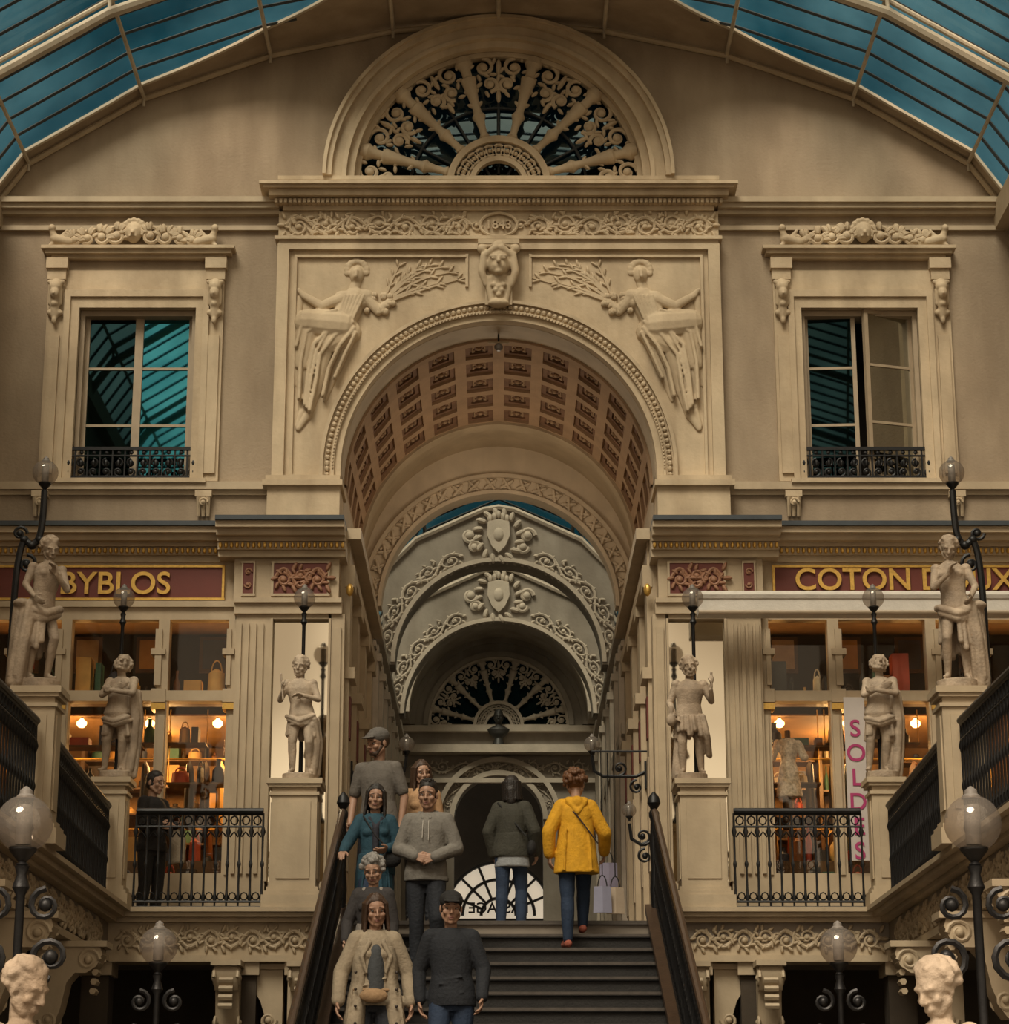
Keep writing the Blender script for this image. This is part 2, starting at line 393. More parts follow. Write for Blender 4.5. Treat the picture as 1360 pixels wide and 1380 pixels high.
    lips=H([('c',(-.018,-.081,-.057),(0,-.0880,-.0548),.0036,.0048),('c',(.018,-.081,-.057),(0,-.0880,-.0548),.0036,.0048),('c',(-.012,-.0835,-.0648),(.012,-.0835,-.0648),.0048,.0048)])
    g=dict(skin=sk,top=top,bottom=bot,shoe=shoe,hair=hair,eyes=eyes,iris=iris,lips=lips)
    g['_H']=H; g['_J']=J
    return g
def add_prims(mb,prims,m):
    for q in prims:
        if q[0]=='e': ell(mb,q[1],q[2],m,q[3] if len(q)>3 else None,14,10)
        elif q[0]=='c': rcone(mb,q[1],q[2],q[3],q[4],m,12)
        elif q[0]=='l': loft(mb,q[1],m,24)
FOLD=bpy.data.textures.new('cloth_fold','CLOUDS'); FOLD.noise_scale=.11; FOLD.noise_depth=1
def remeshed(prims,vox,sm,fold=0):
    t=MB(); add_prims(t,prims,STONE); ob=t.build('tmp',smooth=False)
    r=ob.modifiers.new('r','REMESH'); r.mode='VOXEL'; r.voxel_size=vox
    if sm:
        s=ob.modifiers.new('s','SMOOTH'); s.factor=.5; s.iterations=sm
    if fold:
        d=ob.modifiers.new('d','DISPLACE'); d.texture=FOLD; d.strength=fold; d.mid_level=.5; d.texture_coords='LOCAL'
    dg=bpy.context.evaluated_depsgraph_get(); ev=ob.evaluated_get(dg); me=ev.to_mesh()
    vs=[v.co.copy() for v in me.vertices]; fs=[tuple(p.vertices) for p in me.polygons]
    ev.to_mesh_clear(); d=ob.data; bpy.data.objects.remove(ob); bpy.data.meshes.remove(d)
    return vs,fs
def make_fig(name,loc,sc,yaw,groups,parent=None,extra=None):
    mb=MB(); M=Matrix.Rotation(radians(yaw),3,'Z')*sc; lo=Vector(loc)
    for gg in groups:
        prims,m,vox,sm=gg[:4]; fold=gg[4] if len(gg)>4 else 0
        if not prims: continue
        if vox: vs,fs=remeshed(prims,vox,sm,fold)
        else:
            t=MB(); add_prims(t,prims,m); vs=[Vector(p) for p in t.v]; fs=t.f
        mb.add([M@v+lo for v in vs],fs,m)
    return mb.build(name,parent,True,False)
# ================================================================= ARCHITECTURE
YF=2.0; YS=1.7
zS=PZ(637,YF); rA=PX(884,637,YF)
X=lambda u,v=480:PX(u,v,YF)
wb=MB()
gable=[(0,250),(40,222),(195,135),(365,77),(530,44),(672,32)]
G=[P(u,v,YF) for u,v in gable]
G[0]=(-5.75,G[0][1]-.35)
Gf=G+[(-x,z) for x,z in G[-2::-1]]
zb=PZ(712,YF)
outer=[(-5.75,zb)]+Gf+[(5.75,zb),(rA,zb)]+arc(0,zS,rA,0,pi,48)+[(-rA,zb)]
lz=PZ(243,YF); lr=PX(867,243,YF)
holes=[arc(0,lz,lr,0,pi,40)]
wx0,wx1=X(104),X(262); wz0,wz1=PZ(648,YF),PZ(417,YF)
holes.append([(wx0,wz0),(wx1,wz0),(wx1,wz1),(wx0,wz1)]); holes.append([(-wx0,wz0),(-wx1,wz0),(-wx1,wz1),(-wx0,wz1)])
plate(wb,[outer]+holes,YF,YF+.45,WALL)
wb.build('wall_back')
# ---- centre frontispiece
tb=MB()
fx=X(372); zf1=PZ(290,YF); zi=PZ(650,YF)
ro=PX(672+240,637,YF)
plate(tb,[[(fx,zi),(fx,zf1),(-fx,zf1),(-fx,zi),(ro-.02,zi),(ro-.02,zS)]+arc(0,zS,ro-.02,0,pi,48)+[(-ro+.02,zS),(-ro+.02,zi)]],YF-.10,YF+.1,STONE)
zp=PZ(335,YF); e=.13
for s in(-1,1):
    box(tb,s*abs(fx),s*(abs(fx)-e),YF-.16,YF,zi,zp,STONE)
    box(tb,s*(abs(fx)-.19),s*(abs(fx)-.22),YF-.14,YF,zi,zp-.16,STONE)
    box(tb,s*(abs(fx)-.19),s*.36,YF-.14,YF,zp-.16,zp-.13,STONE)
    box(tb,s*(abs(fx)-.19),s*(ro+.02),YF-.14,YF,zi+.02,zi+.05,STONE)
    box(tb,s*.34,s*.37,YF-.13,YF,PZ(392,YF),PZ(348,YF),STONE)
box(tb,-abs(fx),abs(fx),YF-.16,YF,zp-.07,zp,STONE)
for r0,r1,p in((rA,rA+.07,.14),(rA+.07,rA+.10,.18),(rA+.10,rA+.19,.15),(rA+.19,ro,.19)):
    ring(tb,0,zS,r0,r1,YF-p,YF+.1,STONE,0,pi,64)
    for s in(-1,1): box(tb,s*r0,s*r1,YF-p,YF+.1,zi,zS,STONE)
n=92
for i in range(n+1):
    a=pi*i/n; r=rA+.145; ell(tb,(r*cos(a),YF-.16,zS+r*sin(a)),(.03,.03,.03),STONE,None,6,4)
for s in(-1,1):
    for k in range(3): ell(tb,(s*(rA+.145),YF-.16,zi+.04+.06*k),(.03,.03,.03),STONE,None,6,4)
n=150
for i in range(n+1):
    a=pi*i/n; r=rA+.085; ell(tb,(r*cos(a),YF-.185,zS+r*sin(a)),(.012,.012,.012),STONE,None,5,4)
cx0,cx1=X(357,280)+.27,-X(357,280)-.27
stack(tb,cx0,cx1,PZ(290,YF),PZ(262,YF),YF-.1,[(1,.05),(1,.10),(1.2,.20),(.5,.26),(.6,.30)],STONE)
for i in range(96):
    x=cx0-.12+(cx1-cx0+.24)*i/95; box(tb,x-.016,x+.016,YF-.245,YF-.1,PZ(284,YF),PZ(279,YF),STONE)
stack(tb,fx+.06,-fx-.06,PZ(335,YF),PZ(326,YF),YF-.1,[(1,.05),(1,.09)],STONE)
box(tb,fx,-fx,YF-.10,YF+.1,PZ(262,YF),PZ(243,YF),STONE)
box(tb,fx-.02,-fx+.02,YF-.13,YF+.1,PZ(248,YF),PZ(243,YF),STONE)
zfc=(PZ(291,YF)+PZ(327,YF))/2; hf=(PZ(291,YF)-PZ(327,YF))*.95
for s in(-1,1):
    rinceau(tb,.30,-fx-.08,zfc,hf,YF-.115,7,STONE,lambda a,b,s=s:(s*a,b))
    for k in range(70):
        leaf(tb,random.uniform(.3,-fx-.1),zfc+random.uniform(-.42,.42)*hf,random.uniform(0,6.28),.10,.05,YF-.11,STONE,lambda a,b,s=s:(s*a,b))
tube(tb,[(.19*cos(a)*(1.1),YF-.125,zfc+hf*.46*sin(a)) for a in[2*pi*i/24 for i in range(24)]],.018,STONE,6,True)
for s in(-1,1): spiral(tb,s*.25,zfc,.07,0,1.2,s,YF-.12,.012,STONE)
ro2=PX(908,243,YF)
for r0,r1,p in((lr-.005,lr+.08,.05),(lr+.08,lr+.13,.12),(lr+.13,ro2-.10,.09),(ro2-.10,ro2-.04,.16),(ro2-.04,ro2,.20)):
    ring(tb,0,lz,r0,r1,YF-p,YF+.05,STONE,0,pi,64)
for s in(-1,1):
    xa=abs(X(362,680)); z1,z0=PZ(648,YF),PZ(712,YF)
    box(tb,s*xa,s*(rA),YF-.20,YF+.45,z0,z1-.12,STONE)
    box(tb,s*(xa+.03),s*(rA-.02),YF-.24,YF+.45,z0,z0+.06,STONE)
    box(tb,s*(xa+.05),s*(rA-.03),YF-.26,YF+.45,z1-.12,z1-.06,STONE)
    box(tb,s*(xa+.02),s*(rA-.0),YF-.22,YF+.45,z1-.06,z1,STONE)
tb.build('trim_1')
# ---- side string courses, gable coping
sb=MB()
for s in(-1,1):
    a,b=s*5.7,s*abs(fx)
    lo,hi=min(a,b),max(a,b)
    for z0,z1,p in((PZ(312,YF),PZ(306,YF),.05),(PZ(292,YF),PZ(286,YF),.08),(PZ(286,YF),PZ(280,YF),.14),(PZ(280,YF),PZ(273,YF),.18)):
        box(sb,lo,hi,YF-p,YF+.1,z0,z1,TRIM)
    for z0,z1,p in((PZ(668,YF),PZ(662,YF),.04),(PZ(662,YF),PZ(652,YF),.09)):
        box(sb,lo,hi,YF-p,YF+.1,z0,z1,TRIM)
    for u in(275,55):
        x=s*abs(X(u,680)); box(sb,x-.09,x+.09,YF-.10,YF,PZ(672,YF),PZ(664,YF),STONE)
        for k in range(3): 
            tube(sb,[(x-.05+.05*k,YF-.03,PZ(697,YF)),(x-.05+.05*k,YF-.08,PZ(672,YF))],[.02,.03],STONE)
        spiral(sb,x,PZ(680,YF),.05,0,1.3,1,YF-.10,.014,STONE)
tube(sb,[(x,YF-.04,z) for x,z in Gf],.035,TRIM,8)
for x,z in Gf[1:-1]:
    tube(sb,[(x,YF-.07,z+.02),(x*1.0,YF-.05,z-.10)],.018,RIB,6)
sb.build('trim_2')
# ---- lunette fan
def fan(mb,R,cz,Y,m):
    tr=R*.017
    for k in range(6):
        a=radians(15+30*k)
        T=Vector((cos(a),0,sin(a))).to_track_quat('Z','Y').to_matrix()
        pr=[(.022,.35),(.040,.37),(.025,.40),(.028,.46),(.036,.50),(.050,.53),(.032,.56),(.028,.60),(.038,.70),(.050,.78),(.058,.82),(.034,.84),(.036,.90),(.064,.94),(.058,.99)]
        lathe(mb,(0,Y,cz),[(r*R,z*R) for r,z in pr],m,10,T)
        for q in range(4):
            rr=R*(.60+.1*q)
            for sg in(-1,1): leaf(mb,rr*cos(a),cz+rr*sin(a),a+sg*.9,R*.07,R*.03,Y,m,IDM)
    ring(mb,0,cz,R*.17,R*.205,Y-.05,Y+.04,m,0,pi,24); ring(mb,0,cz,R*.315,R*.36,Y-.05,Y+.04,m,0,pi,32)
    for k in range(13):
        a=pi*(k+.5)/13; c=(R*.26*cos(a),cz+R*.26*sin(a))
        tube(mb,[(c[0]+R*.04*cos(b),Y,c[1]+R*.04*sin(b)) for b in[2*pi*i/10 for i in range(10)]],tr*.8,m,5,True)
        ell(mb,(c[0],Y,c[1]),(tr,tr,tr),m,None,6,4)
    for k in range(7):
        a0=radians(30*k)
        aa=[radians(6)] if k==0 else ([radians(174)] if k==6 else [a0-.12,a0+.12])
        for j,a in enumerate(aa):
            sg=1 if j==0 else -1
            for rr,sz in((.90,.072),(.765,.058)):
                b=a0+(a-a0)*(1 if rr>.8 else .66)
                spiral(mb,R*rr*cos(b),cz+R*rr*sin(b),R*sz,b+(0 if rr>.8 else pi),1.3,sg if rr>.8 else -sg,Y,tr,m)
                for q in range(5):
                    aq=2*pi*q/5+rr*9+j
                    leaf(mb,R*rr*cos(b)+R*sz*.95*cos(aq),cz+R*rr*sin(b)+R*sz*.95*sin(aq),aq+1,R*.06,R*.028,Y,m,IDM)
        leaf(mb,R*.62*cos(a0),cz+R*.62*sin(a0),a0,R*.10,R*.035,Y,m,IDM)
        leaf(mb,R*.83*cos(a0),cz+R*.83*sin(a0),a0,R*.13,R*.04,Y,m,IDM)
    ring(mb,0,cz,R*.965,R,Y-.05,Y+.05,m,0,pi,40)
    box(mb,-R,R,Y-.05,Y+.05,cz-.02,cz+R*.02,m)
lb=MB(); fan(lb,lr,lz,YF+.12,STONE)
for k in range(1,6):
    a=radians(30*k); tube(lb,[(.2*cos(a),YF+.26,lz+.2*sin(a)),(lr*cos(a),YF+.26,lz+lr*sin(a))],.018,BAR,5)
tube(lb,[(x,YF+.26,z) for x,z in arc(0,lz,lr*.62,0,pi,24)],.02,BAR,5)
plate(lb,[arc(0,lz,lr,0,pi,30)],YF+.30,YF+.31,WINL)
lb.build('window_1')
rb=MB()
zv=zS+rA+.35
box(rb,-5.6,5.6,YF+2.6,YF+2.7,zv,PZ(90,YF),DARK)
box(rb,-5.6,5.6,YF+.5,YF+2.6,zv,zv+.08,DARK)
for s in(-1,1):
    box(rb,s*(rA+.35),s*5.6,YF+2.6,YF+2.7,zb-.1,zv,DARK); box(rb,s*(rA+.35),s*5.6,YF+.46,YF+2.6,zb-.1,zb-.02,DARK)
rb.build('wall_attic_rear')
# ---- side windows with surrounds
glassd=glassmat('window_glass_dark',(.07,.08,.08),(.05,.12,.14),.4)
def upper_window(s,idx,open_):
    mb=MB(); f=lambda u,v=500:s*abs(PX(u,v,YF))
    def bx(u0,u1,v0,v1,p,m=STONE,pb=-.02): 
        a,b=f(u0),f(u1); box(mb,min(a,b),max(a,b),YF-p,YF-pb,PZ(v1,YF),PZ(v0,YF),m)
    bx(88,104,402,650,.06); bx(262,276,402,650,.06); bx(88,276,402,417,.06)
    bx(84,92,396,650,.09); bx(272,280,396,650,.09); bx(84,280,394,403,.09)
    for u0,u1 in((60,83),(276,299)):
        bx(u0,u1,360,650,.05); bx(u0+4,u1-4,455,640,.08); bx(u0-3,u1+3,352,366,.12); bx(u0-1,u1+1,366,380,.09)
        uc=(u0+u1)/2; x=f(uc)
        C_=[('c',V(0,-.05,.10),V(0,-.10,.05),.07,.07),('c',V(0,-.10,.05),V(0,-.05,-.28),.06,.045),('e',V(0,-.13,-.03),(.055,.05,.07)),('c',V(0,-.17,-.03),V(0,-.18,-.05),.012,.014),
            ('c',V(-.055,-.08,.02),V(-.06,-.06,-.14),.025,.02),('c',V(.055,-.08,.02),V(.06,-.06,-.14),.025,.02),('e',V(-.05,-.05,-.24),(.04,.04,.04)),('e',V(.05,-.05,-.24),(.04,.04,.04)),('e',V(0,-.07,-.33),(.03,.03,.05)),('c',V(-.07,-.07,.12),V(.07,-.07,.12),.03,.03),('e',V(0,-.10,-.15),(.04,.04,.04))]
        vs,fs=remeshed(C_,.011,1); zc=PZ(398,YF); mb.add([Vector((v.x+x,v.y+YF-.03,v.z+zc)) for v in vs],fs,STONE)
    bx(62,297,366,400,.035)
    a,b=sorted((f(72),f(291)))
    stack(mb,a,b,PZ(352,YF),PZ(338,YF),YF,[(1,.08),(1,.14),(.8,.18)],STONE)
    xc=f(182,320); Y=YF-.10
    z0=PZ(338,YF)
    vs,fs=remeshed([('e',V(0,0,.16*1),(.085,.09,.11)),('c',V(0,-.09,.15),V(0,-.11,.13),.015,.02),('e',V(-.03,-.07,.175),(.02,.02,.012)),('e',V(.03,-.07,.175),(.02,.02,.012)),('c',V(-.03,-.08,.1),V(.03,-.08,.1),.012,.012)]+[('e',V(.12*cos(t),0,.17+.13*sin(t)),(.03,.035,.03)) for t in[k*.4 for k in range(9)]],.012,1)
    mb.add([Vector((v.x*1.1+xc,v.y+Y,v.z*1.1+z0)) for v in vs],fs,STONE)
    for sg in(-1,1):
        for q,(dx,r) in enumerate(((.19,.115),(.36,.10),(.52,.085),(.66,.065))):
            spiral(mb,xc+sg*dx,z0+r+.02,r,pi/2,1.5,sg*(1 if q%2 else -1),Y,.027,STONE)
            for k in range(9):
                a2=random.uniform(0,pi); leaf(mb,xc+sg*dx+.6*r*cos(a2),z0+r+.7*r*sin(a2),a2,.12,.065,Y,STONE,IDM)
        xe=xc+sg*.84
        vs,fs=remeshed([('c',V(-.12,0,.06),V(.04,0,.10),.055,.06),('c',V(.04,0,.10),V(.07,-.02,.18),.05,.035),('e',V(.075,-.03,.22),(.042,.045,.048)),('c',V(.05,0,.06),V(.09,-.02,.01),.028,.025),('c',V(-.02,0,.1),V(-.09,.0,.2),.035,.02),('c',V(-.12,0,.05),V(-.06,0,.01),.045,.025)],.012,1)
        mb.add([Vector((v.x*sg+xe,v.y+Y,v.z+z0)) for v in vs],fs,STONE)
    bx(80,284,648,654,.12)
    fy=YF+.18; x0,x1=sorted((f(104),f(262))); z0=PZ(648,YF); z1=PZ(417,YF)
    def casement(xa,xb,ang,hx,gm):
        c=MB()
        def cb(a,b,y0,y1,c0,c1,m): box(c,a-hx,b-hx,y0,y1,c0,c1,m)
        t=.045
        cb(xa,xa+t,-.03,.03,z0,z1,WFR); cb(xb-t,xb,-.03,.03,z0,z1,WFR); cb(xa,xb,-.03,.03,z0,z0+.08,WFR); cb(xa,xb,-.03,.03,z1-t,z1,WFR)
        for k in(1,2):
            zz=z0+(z1-z0)*k/3+.02; cb(xa,xb,-.02,.02,zz-.014,zz+.014,WFR)
        cb(xa+t,xb-t,-.004,.004,z0+.05,z1-t,gm)
        R=Matrix.Rotation(ang,3,'Z')
        vv=[R@Vector(p)+Vector((hx,fy,0)) for p in c.v]
        o=len(mb.v); mb.v.extend([tuple(p) for p in vv])
        for ff,mm in zip(c.f,c.m): mb.f.append(tuple(o+k for k in ff)); mb.m.append(mb.mi(c.mats[mm]))
    xm=(x0+x1)/2
    box(mb,x0,x0+.05,YF+.05,YF+.3,z0,z1,WFR); box(mb,x1-.05,x1,YF+.05,YF+.3,z0,z1,WFR); box(mb,x0,x1,YF+.05,YF+.3,z1-.06,z1,WFR)
    if open_:
        casement(x0+.05,xm-.03,radians(-4),x0+.05,glassd); casement(xm+.02,x1-.05,radians(17),x1-.05,WING2)
    else:
        casement(x0+.05,xm,0,x0+.05,glassd); casement(xm,x1-.05,0,x1-.05,WING)
    r=mb; zt=PZ(606,YF); za=z0+.02; y=YF-.04
    box(r,x0-.1,x1+.1,y-.02,y+.02,zt-.02,zt+.015,IRON); box(r,x0-.1,x1+.1,y-.015,y+.015,za,za+.025,IRON); box(r,x0-.1,x1+.1,y-.012,y+.012,zt-.09,zt-.075,IRON)
    n=11; w=(x1-x0+.2)/n
    for k in range(n+1): tube(r,[(x0-.1+w*k,y,za),(x0-.1+w*k,y,zt)],.012,IRON,5)
    for k in range(n):
        c=x0-.1+w*(k+.5); h=(zt-.09-za)
        spiral(r,c,za+h*.70,w*.36,pi/2,1.3,1 if k%2 else -1,y,.014,IRON); spiral(r,c,za+h*.28,w*.36,-pi/2,1.3,1 if k%2 else -1,y,.014,IRON)
        ell(r,(c,y,zt-.045),(.025,.01,.025),IRON,None,6,4)
        leaf(r,c,za+h*.5,pi/2,.09,.05,y,IRON,IDM)
    mb.build('window_%d'%idx)
upper_window(-1,2,False); upper_window(1,3,True)
# ---- spandrel relief figures
def relief(s):
    rnd=random.Random(3)
    def q(u,v): x,z=P(u,v,YF-.1); return V(s*abs(x),YF-.10,z)
    k=1/124.0
    A=[]
    def c(u0,v0,u1,v1,r0,r1,dy=0): A.append(('c',q(u0,v0)+V(0,-dy,0),q(u1,v1)+V(0,-dy,0),r0*k,r1*k))
    def e_(u,v,rx,rz,ry=None): A.append(('e',q(u,v),(rx*k,(ry or min(rx,rz))*k,rz*k)))
    e_(481,371,10,14,14); c(481,368,480,375,5,5,.08); c(481,368,480,375,2.2,3,.13)
    for t in range(10):
        a=t*.40-.2; e_(481+13*cos(a),365-13*sin(a),5,5)
    c(480,383,476,392,7,8)
    c(460,402,494,400,10,10,.03); c(478,404,460,436,18,20); e_(467,412,9,9,18); e_(487,410,9,9,18)
    # seated: hips, both thighs run outward, shins fall away and taper
    c(460,440,416,436,22,20,.05); c(416,436,408,492,17,11,.04); c(468,448,436,466,20,19); c(436,466,424,528,17,10)
    c(408,492,407,556,10,5); c(424,528,414,562,9,6); c(414,560,402,578,6,4,.02); c(407,556,400,574,5,3,.02)
    # arms: one reclining on the outer side, the other holding the cornucopia
    c(460,404,434,414,9,7,.05); c(434,414,410,400,7,5,.05); c(410,400,403,392,5,3,.05)
    c(494,402,510,420,9,7,.03); c(510,420,526,406,7,5,.03)
    # hanging mantle
    c(404,402,400,452,5,6); c(400,452,396,520,6,3); c(472,452,452,500,10,7); c(452,500,438,540,7,3)
    for (pts,r) in (([(474,430),(446,446),(424,468),(416,508),(412,548)],2.6),([(476,438),(452,456),(432,482),(426,520),(418,556)],2.6),([(478,446),(458,470),(444,500),(436,536)],2.6),
                    ([(462,426),(436,436),(414,452),(406,492),(404,540)],2.6),([(454,422),(430,428),(408,440),(400,470)],2.4),([(480,452),(466,480),(452,512)],2.4),([(470,432),(442,452),(428,476),(420,514),(414,552)],2.0)):
        for a_,b_ in zip(pts,pts[1:]): c(a_[0],a_[1],b_[0],b_[1],r,r,.155)
        for a_,b_ in zip(pts,pts[1:]): c(a_[0],a_[1],b_[0],b_[1],r*1.4,r*1.4,.10)
    for i in range(6):
        c(466+5*i,402,456+4*i,434,1.9,1.9,.155)
    vs,fs=remeshed(A,.0095,1)
    mb=MB(); mb.add([Vector((v.x,YF-.10+(v.y-YF+.10)*.66,v.z)) for v in vs],fs,STONE)
    for (u1,v1,b) in((618,366,-10),(604,360,-14),(588,356,-12),(572,356,-6),(560,374,-6),(600,380,-4),(540,354,-2),(630,374,-2)):
        pts=[]
        for i in range(9):
            t=i/8; u=515+(u1-515)*t; v=410+(v1-410)*t+b*sin(pi*t); pp=q(u,v); pts.append((pp.x,YF-.105,pp.z))
        tube(mb,pts,[.03-.022*i/8 for i in range(9)],STONE,5)
        for i in range(3,8,2):
            pp=pts[i]
            for sg in(-1,1):
                a=math.atan2(pts[-1][2]-pts[0][2],pts[-1][0]-pts[0][0])+sg*.6; leaf(mb,pp[0],pp[2],a,.11,.035,YF-.105,STONE,IDM)
    for i in range(20):
        p_=q(510+rnd.uniform(-16,20),412+rnd.uniform(-14,12)); ell(mb,(p_.x,YF-.12,p_.z),(.04,.04,.04),STONE,None,7,5)
    mb.build('spandrel_relief_figure')
relief(-1); relief(1)
# ---- keystone mascaron
H0=[('e',V(0,0,0),(.12,.13,.16)),('e',V(0,-.06,-.07),(.085,.09,.09)),('c',V(0,-.13,.02),V(0,-.175,-.035),.018,.024),('c',V(-.08,-.11,.045),V(-.02,-.13,.04),.018,.018),('c',V(.08,-.11,.045),V(.02,-.13,.04),.018,.018),('c',V(-.035,-.13,-.075),V(.035,-.13,-.075),.016,.016),('e',V(0,-.11,-.13),(.04,.04,.035)),('e',V(-.05,-.12,.012),(.024,.018,.014)),('e',V(.05,-.12,.012),(.024,.018,.014))]
for sg in(-1,1):
    H0+=[('c',V(sg*.03,-.08,.15),V(sg*.13,-.04,.08),.04,.04),('c',V(sg*.14,-.03,.08),V(sg*.17,-.02,-.10),.045,.04),('c',V(sg*.17,-.02,-.10),V(sg*.13,0,-.24),.04,.03),('e',V(sg*.17,-.02,.16),(.05,.05,.05)),('c',V(sg*.10,.02,-.18),V(sg*.07,0,-.42),.05,.035)]
H0+=[('c',V(0,.02,-.16),V(0,.04,-.42),.09,.07),('e',V(0,-.05,.19),(.07,.05,.05)),('e',V(0,0,-.45),(.11,.08,.05)),('c',V(-.18,0,.20),V(.18,0,.20),.035,.035)]+[('e',V(dx,-.05,dz),(.03,.03,.03)) for dx,dz in((-.05,-.26),(0,-.28),(.05,-.26),(-.03,-.32),(.03,-.32),(0,-.37))]
vs,fs=remeshed(H0,.011,1)
kb=MB(); kz=PZ(366,YF); kb.add([Vector((v.x*1.1,v.y+YF-.24,v.z*1.05+kz)) for v in vs],fs,STONE)
box(kb,-.15,.15,YF-.22,YF,PZ(420,YF),PZ(340,YF),STONE); box(kb,-.23,.23,YF-.28,YF,PZ(341,YF),PZ(335,YF),STONE)
kb.build('keystone_mask')
def text(name,s,x,z,y,size,m,ext=.01,mirror=False,parent=None,align='CENTER'):
    cu=bpy.data.curves.new(name,'FONT'); cu.body=s; cu.size=size; cu.extrude=ext; cu.align_x=align; cu.align_y='CENTER'; cu.offset=size*.012
    ob=bpy.data.objects.new(name+'_c',cu); bpy.context.scene.collection.objects.link(ob)
    dg=bpy.context.evaluated_depsgraph_get(); me=bpy.data.meshes.new_from_object(ob.evaluated_get(dg)); bpy.data.objects.remove(ob)
    o2=bpy.data.objects.new(name,me); bpy.context.scene.collection.objects.link(o2); me.materials.clear(); me.materials.append(m)
    o2.rotation_euler=(pi/2,0,0); o2.location=(x,y,z)
    if mirror: o2.scale=(-1,1,1)
    if parent: o2.parent=parent
    return o2
text('date_numerals','1843',0,zfc,YF-.12,.15,STONE,.02)
# ================================================================= VAULT and CORRIDOR
YV=6.5
vb=MB()
ncol=12; y0v,y1v=YF+.55,YF+3.5
rows=5
def vp(a,y,r): return (r*cos(a),y,zS+r*sin(a))
for i in range(ncol):
    a0=pi*i/ncol; a1=pi*(i+1)/ncol
    for j in range(rows):
        ya=y0v+(y1v-y0v)*j/rows; yb=y0v+(y1v-y0v)*(j+1)/rows
        da=(a1-a0)*.15; dy=(yb-ya)*.13
        lv=[(a0,a1,ya,yb,rA),(a0+da,a1-da,ya+dy,yb-dy,rA),(a0+da,a1-da,ya+dy,yb-dy,rA+.035),(a0+da*1.8,a1-da*1.8,ya+dy*1.8,yb-dy*1.8,rA+.035),(a0+da*1.8,a1-da*1.8,ya+dy*1.8,yb-dy*1.8,rA+.06)]
        vs=[]
        for A0,A1,Y0,Y1,R_ in lv: vs+=[vp(A0,Y0,R_),vp(A1,Y0,R_),vp(A1,Y1,R_),vp(A0,Y1,R_)]
        fs=[]
        for l in range(4):
            for k in range(4): fs.append((l*4+k,l*4+(k+1)%4,(l+1)*4+(k+1)%4,(l+1)*4+k))
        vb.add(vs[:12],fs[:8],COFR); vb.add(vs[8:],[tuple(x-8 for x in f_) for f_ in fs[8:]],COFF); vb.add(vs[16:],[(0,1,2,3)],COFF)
        # raised inner frame and rosette in each coffer
        i0,i1=a0+da*2.3,a1-da*2.3; j0,j1=ya+dy*2.3,yb-dy*2.3
        tube(vb,[vp(i0,j0,rA+.05),vp(i1,j0,rA+.05),vp(i1,j1,rA+.05),vp(i0,j1,rA+.05)],.012,COFR,5,True)
        am=(a0+a1)/2; ym=(ya+yb)/2
        ell(vb,vp(am,ym,rA+.045),(.035,.035,.03),COFR,None,7,5)
        for k in range(4):
            aa=am+(.035 if k%2 else -.035); yy=ym+(.06 if k>1 else -.06); ell(vb,vp(aa,yy,rA+.05),(.025,.03,.02),COFR,None,6,4)
def barrel(y0,y1,r,m,n=32):
    vs=[];fs=[]
    for i in range(n+1):
        a=pi*i/n; vs+= [vp(a,y0,r),vp(a,y1,r),vp(a,y1,r+.15),vp(a,y0,r+.15)]
    for i in range(n):
        for k in range(4): l=(k+1)%4; fs.append((i*4+k,i*4+l,i*4+4+l,i*4+4+k))
    vb.add(vs,fs,m)
barrel(YF+.0,YF+.47,rA-.002,TRIM); barrel(YF+3.5,YV,rA,TRIM); barrel(YF+3.45,YF+3.7,rA-.04,TRIM); barrel(YF+.45,YF+.58,rA-.03,COFR)
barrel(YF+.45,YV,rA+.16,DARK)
for s in(-1,1): box(vb,s*rA,s*(rA+.2),YF+.4,YV,zb-.02,zS+.01,TRIM)
vb.build('ceiling_vault')
# rear arch
rr=MB(); rB=PX(830,818,YV); zB=PZ(818,YV)
topz=zS+rA+.3
rr_out=[(-rA-.2,zB),(-rA-.2,topz),(rA+.2,topz),(rA+.2,zB),(rB,zB)]+arc(0,zB,rB,0,pi,48)
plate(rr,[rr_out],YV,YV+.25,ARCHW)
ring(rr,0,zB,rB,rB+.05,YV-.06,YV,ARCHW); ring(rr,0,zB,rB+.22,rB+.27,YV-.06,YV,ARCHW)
ma=lambda s_,t_:((rB+.135+t_)*cos(s_),zB+(rB+.135+t_)*sin(s_))
for k in range(24):
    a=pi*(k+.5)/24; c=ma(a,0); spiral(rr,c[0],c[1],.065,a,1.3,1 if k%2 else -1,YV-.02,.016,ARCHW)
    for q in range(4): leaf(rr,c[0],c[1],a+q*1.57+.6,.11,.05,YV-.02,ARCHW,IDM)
rr.build('arch_inner')
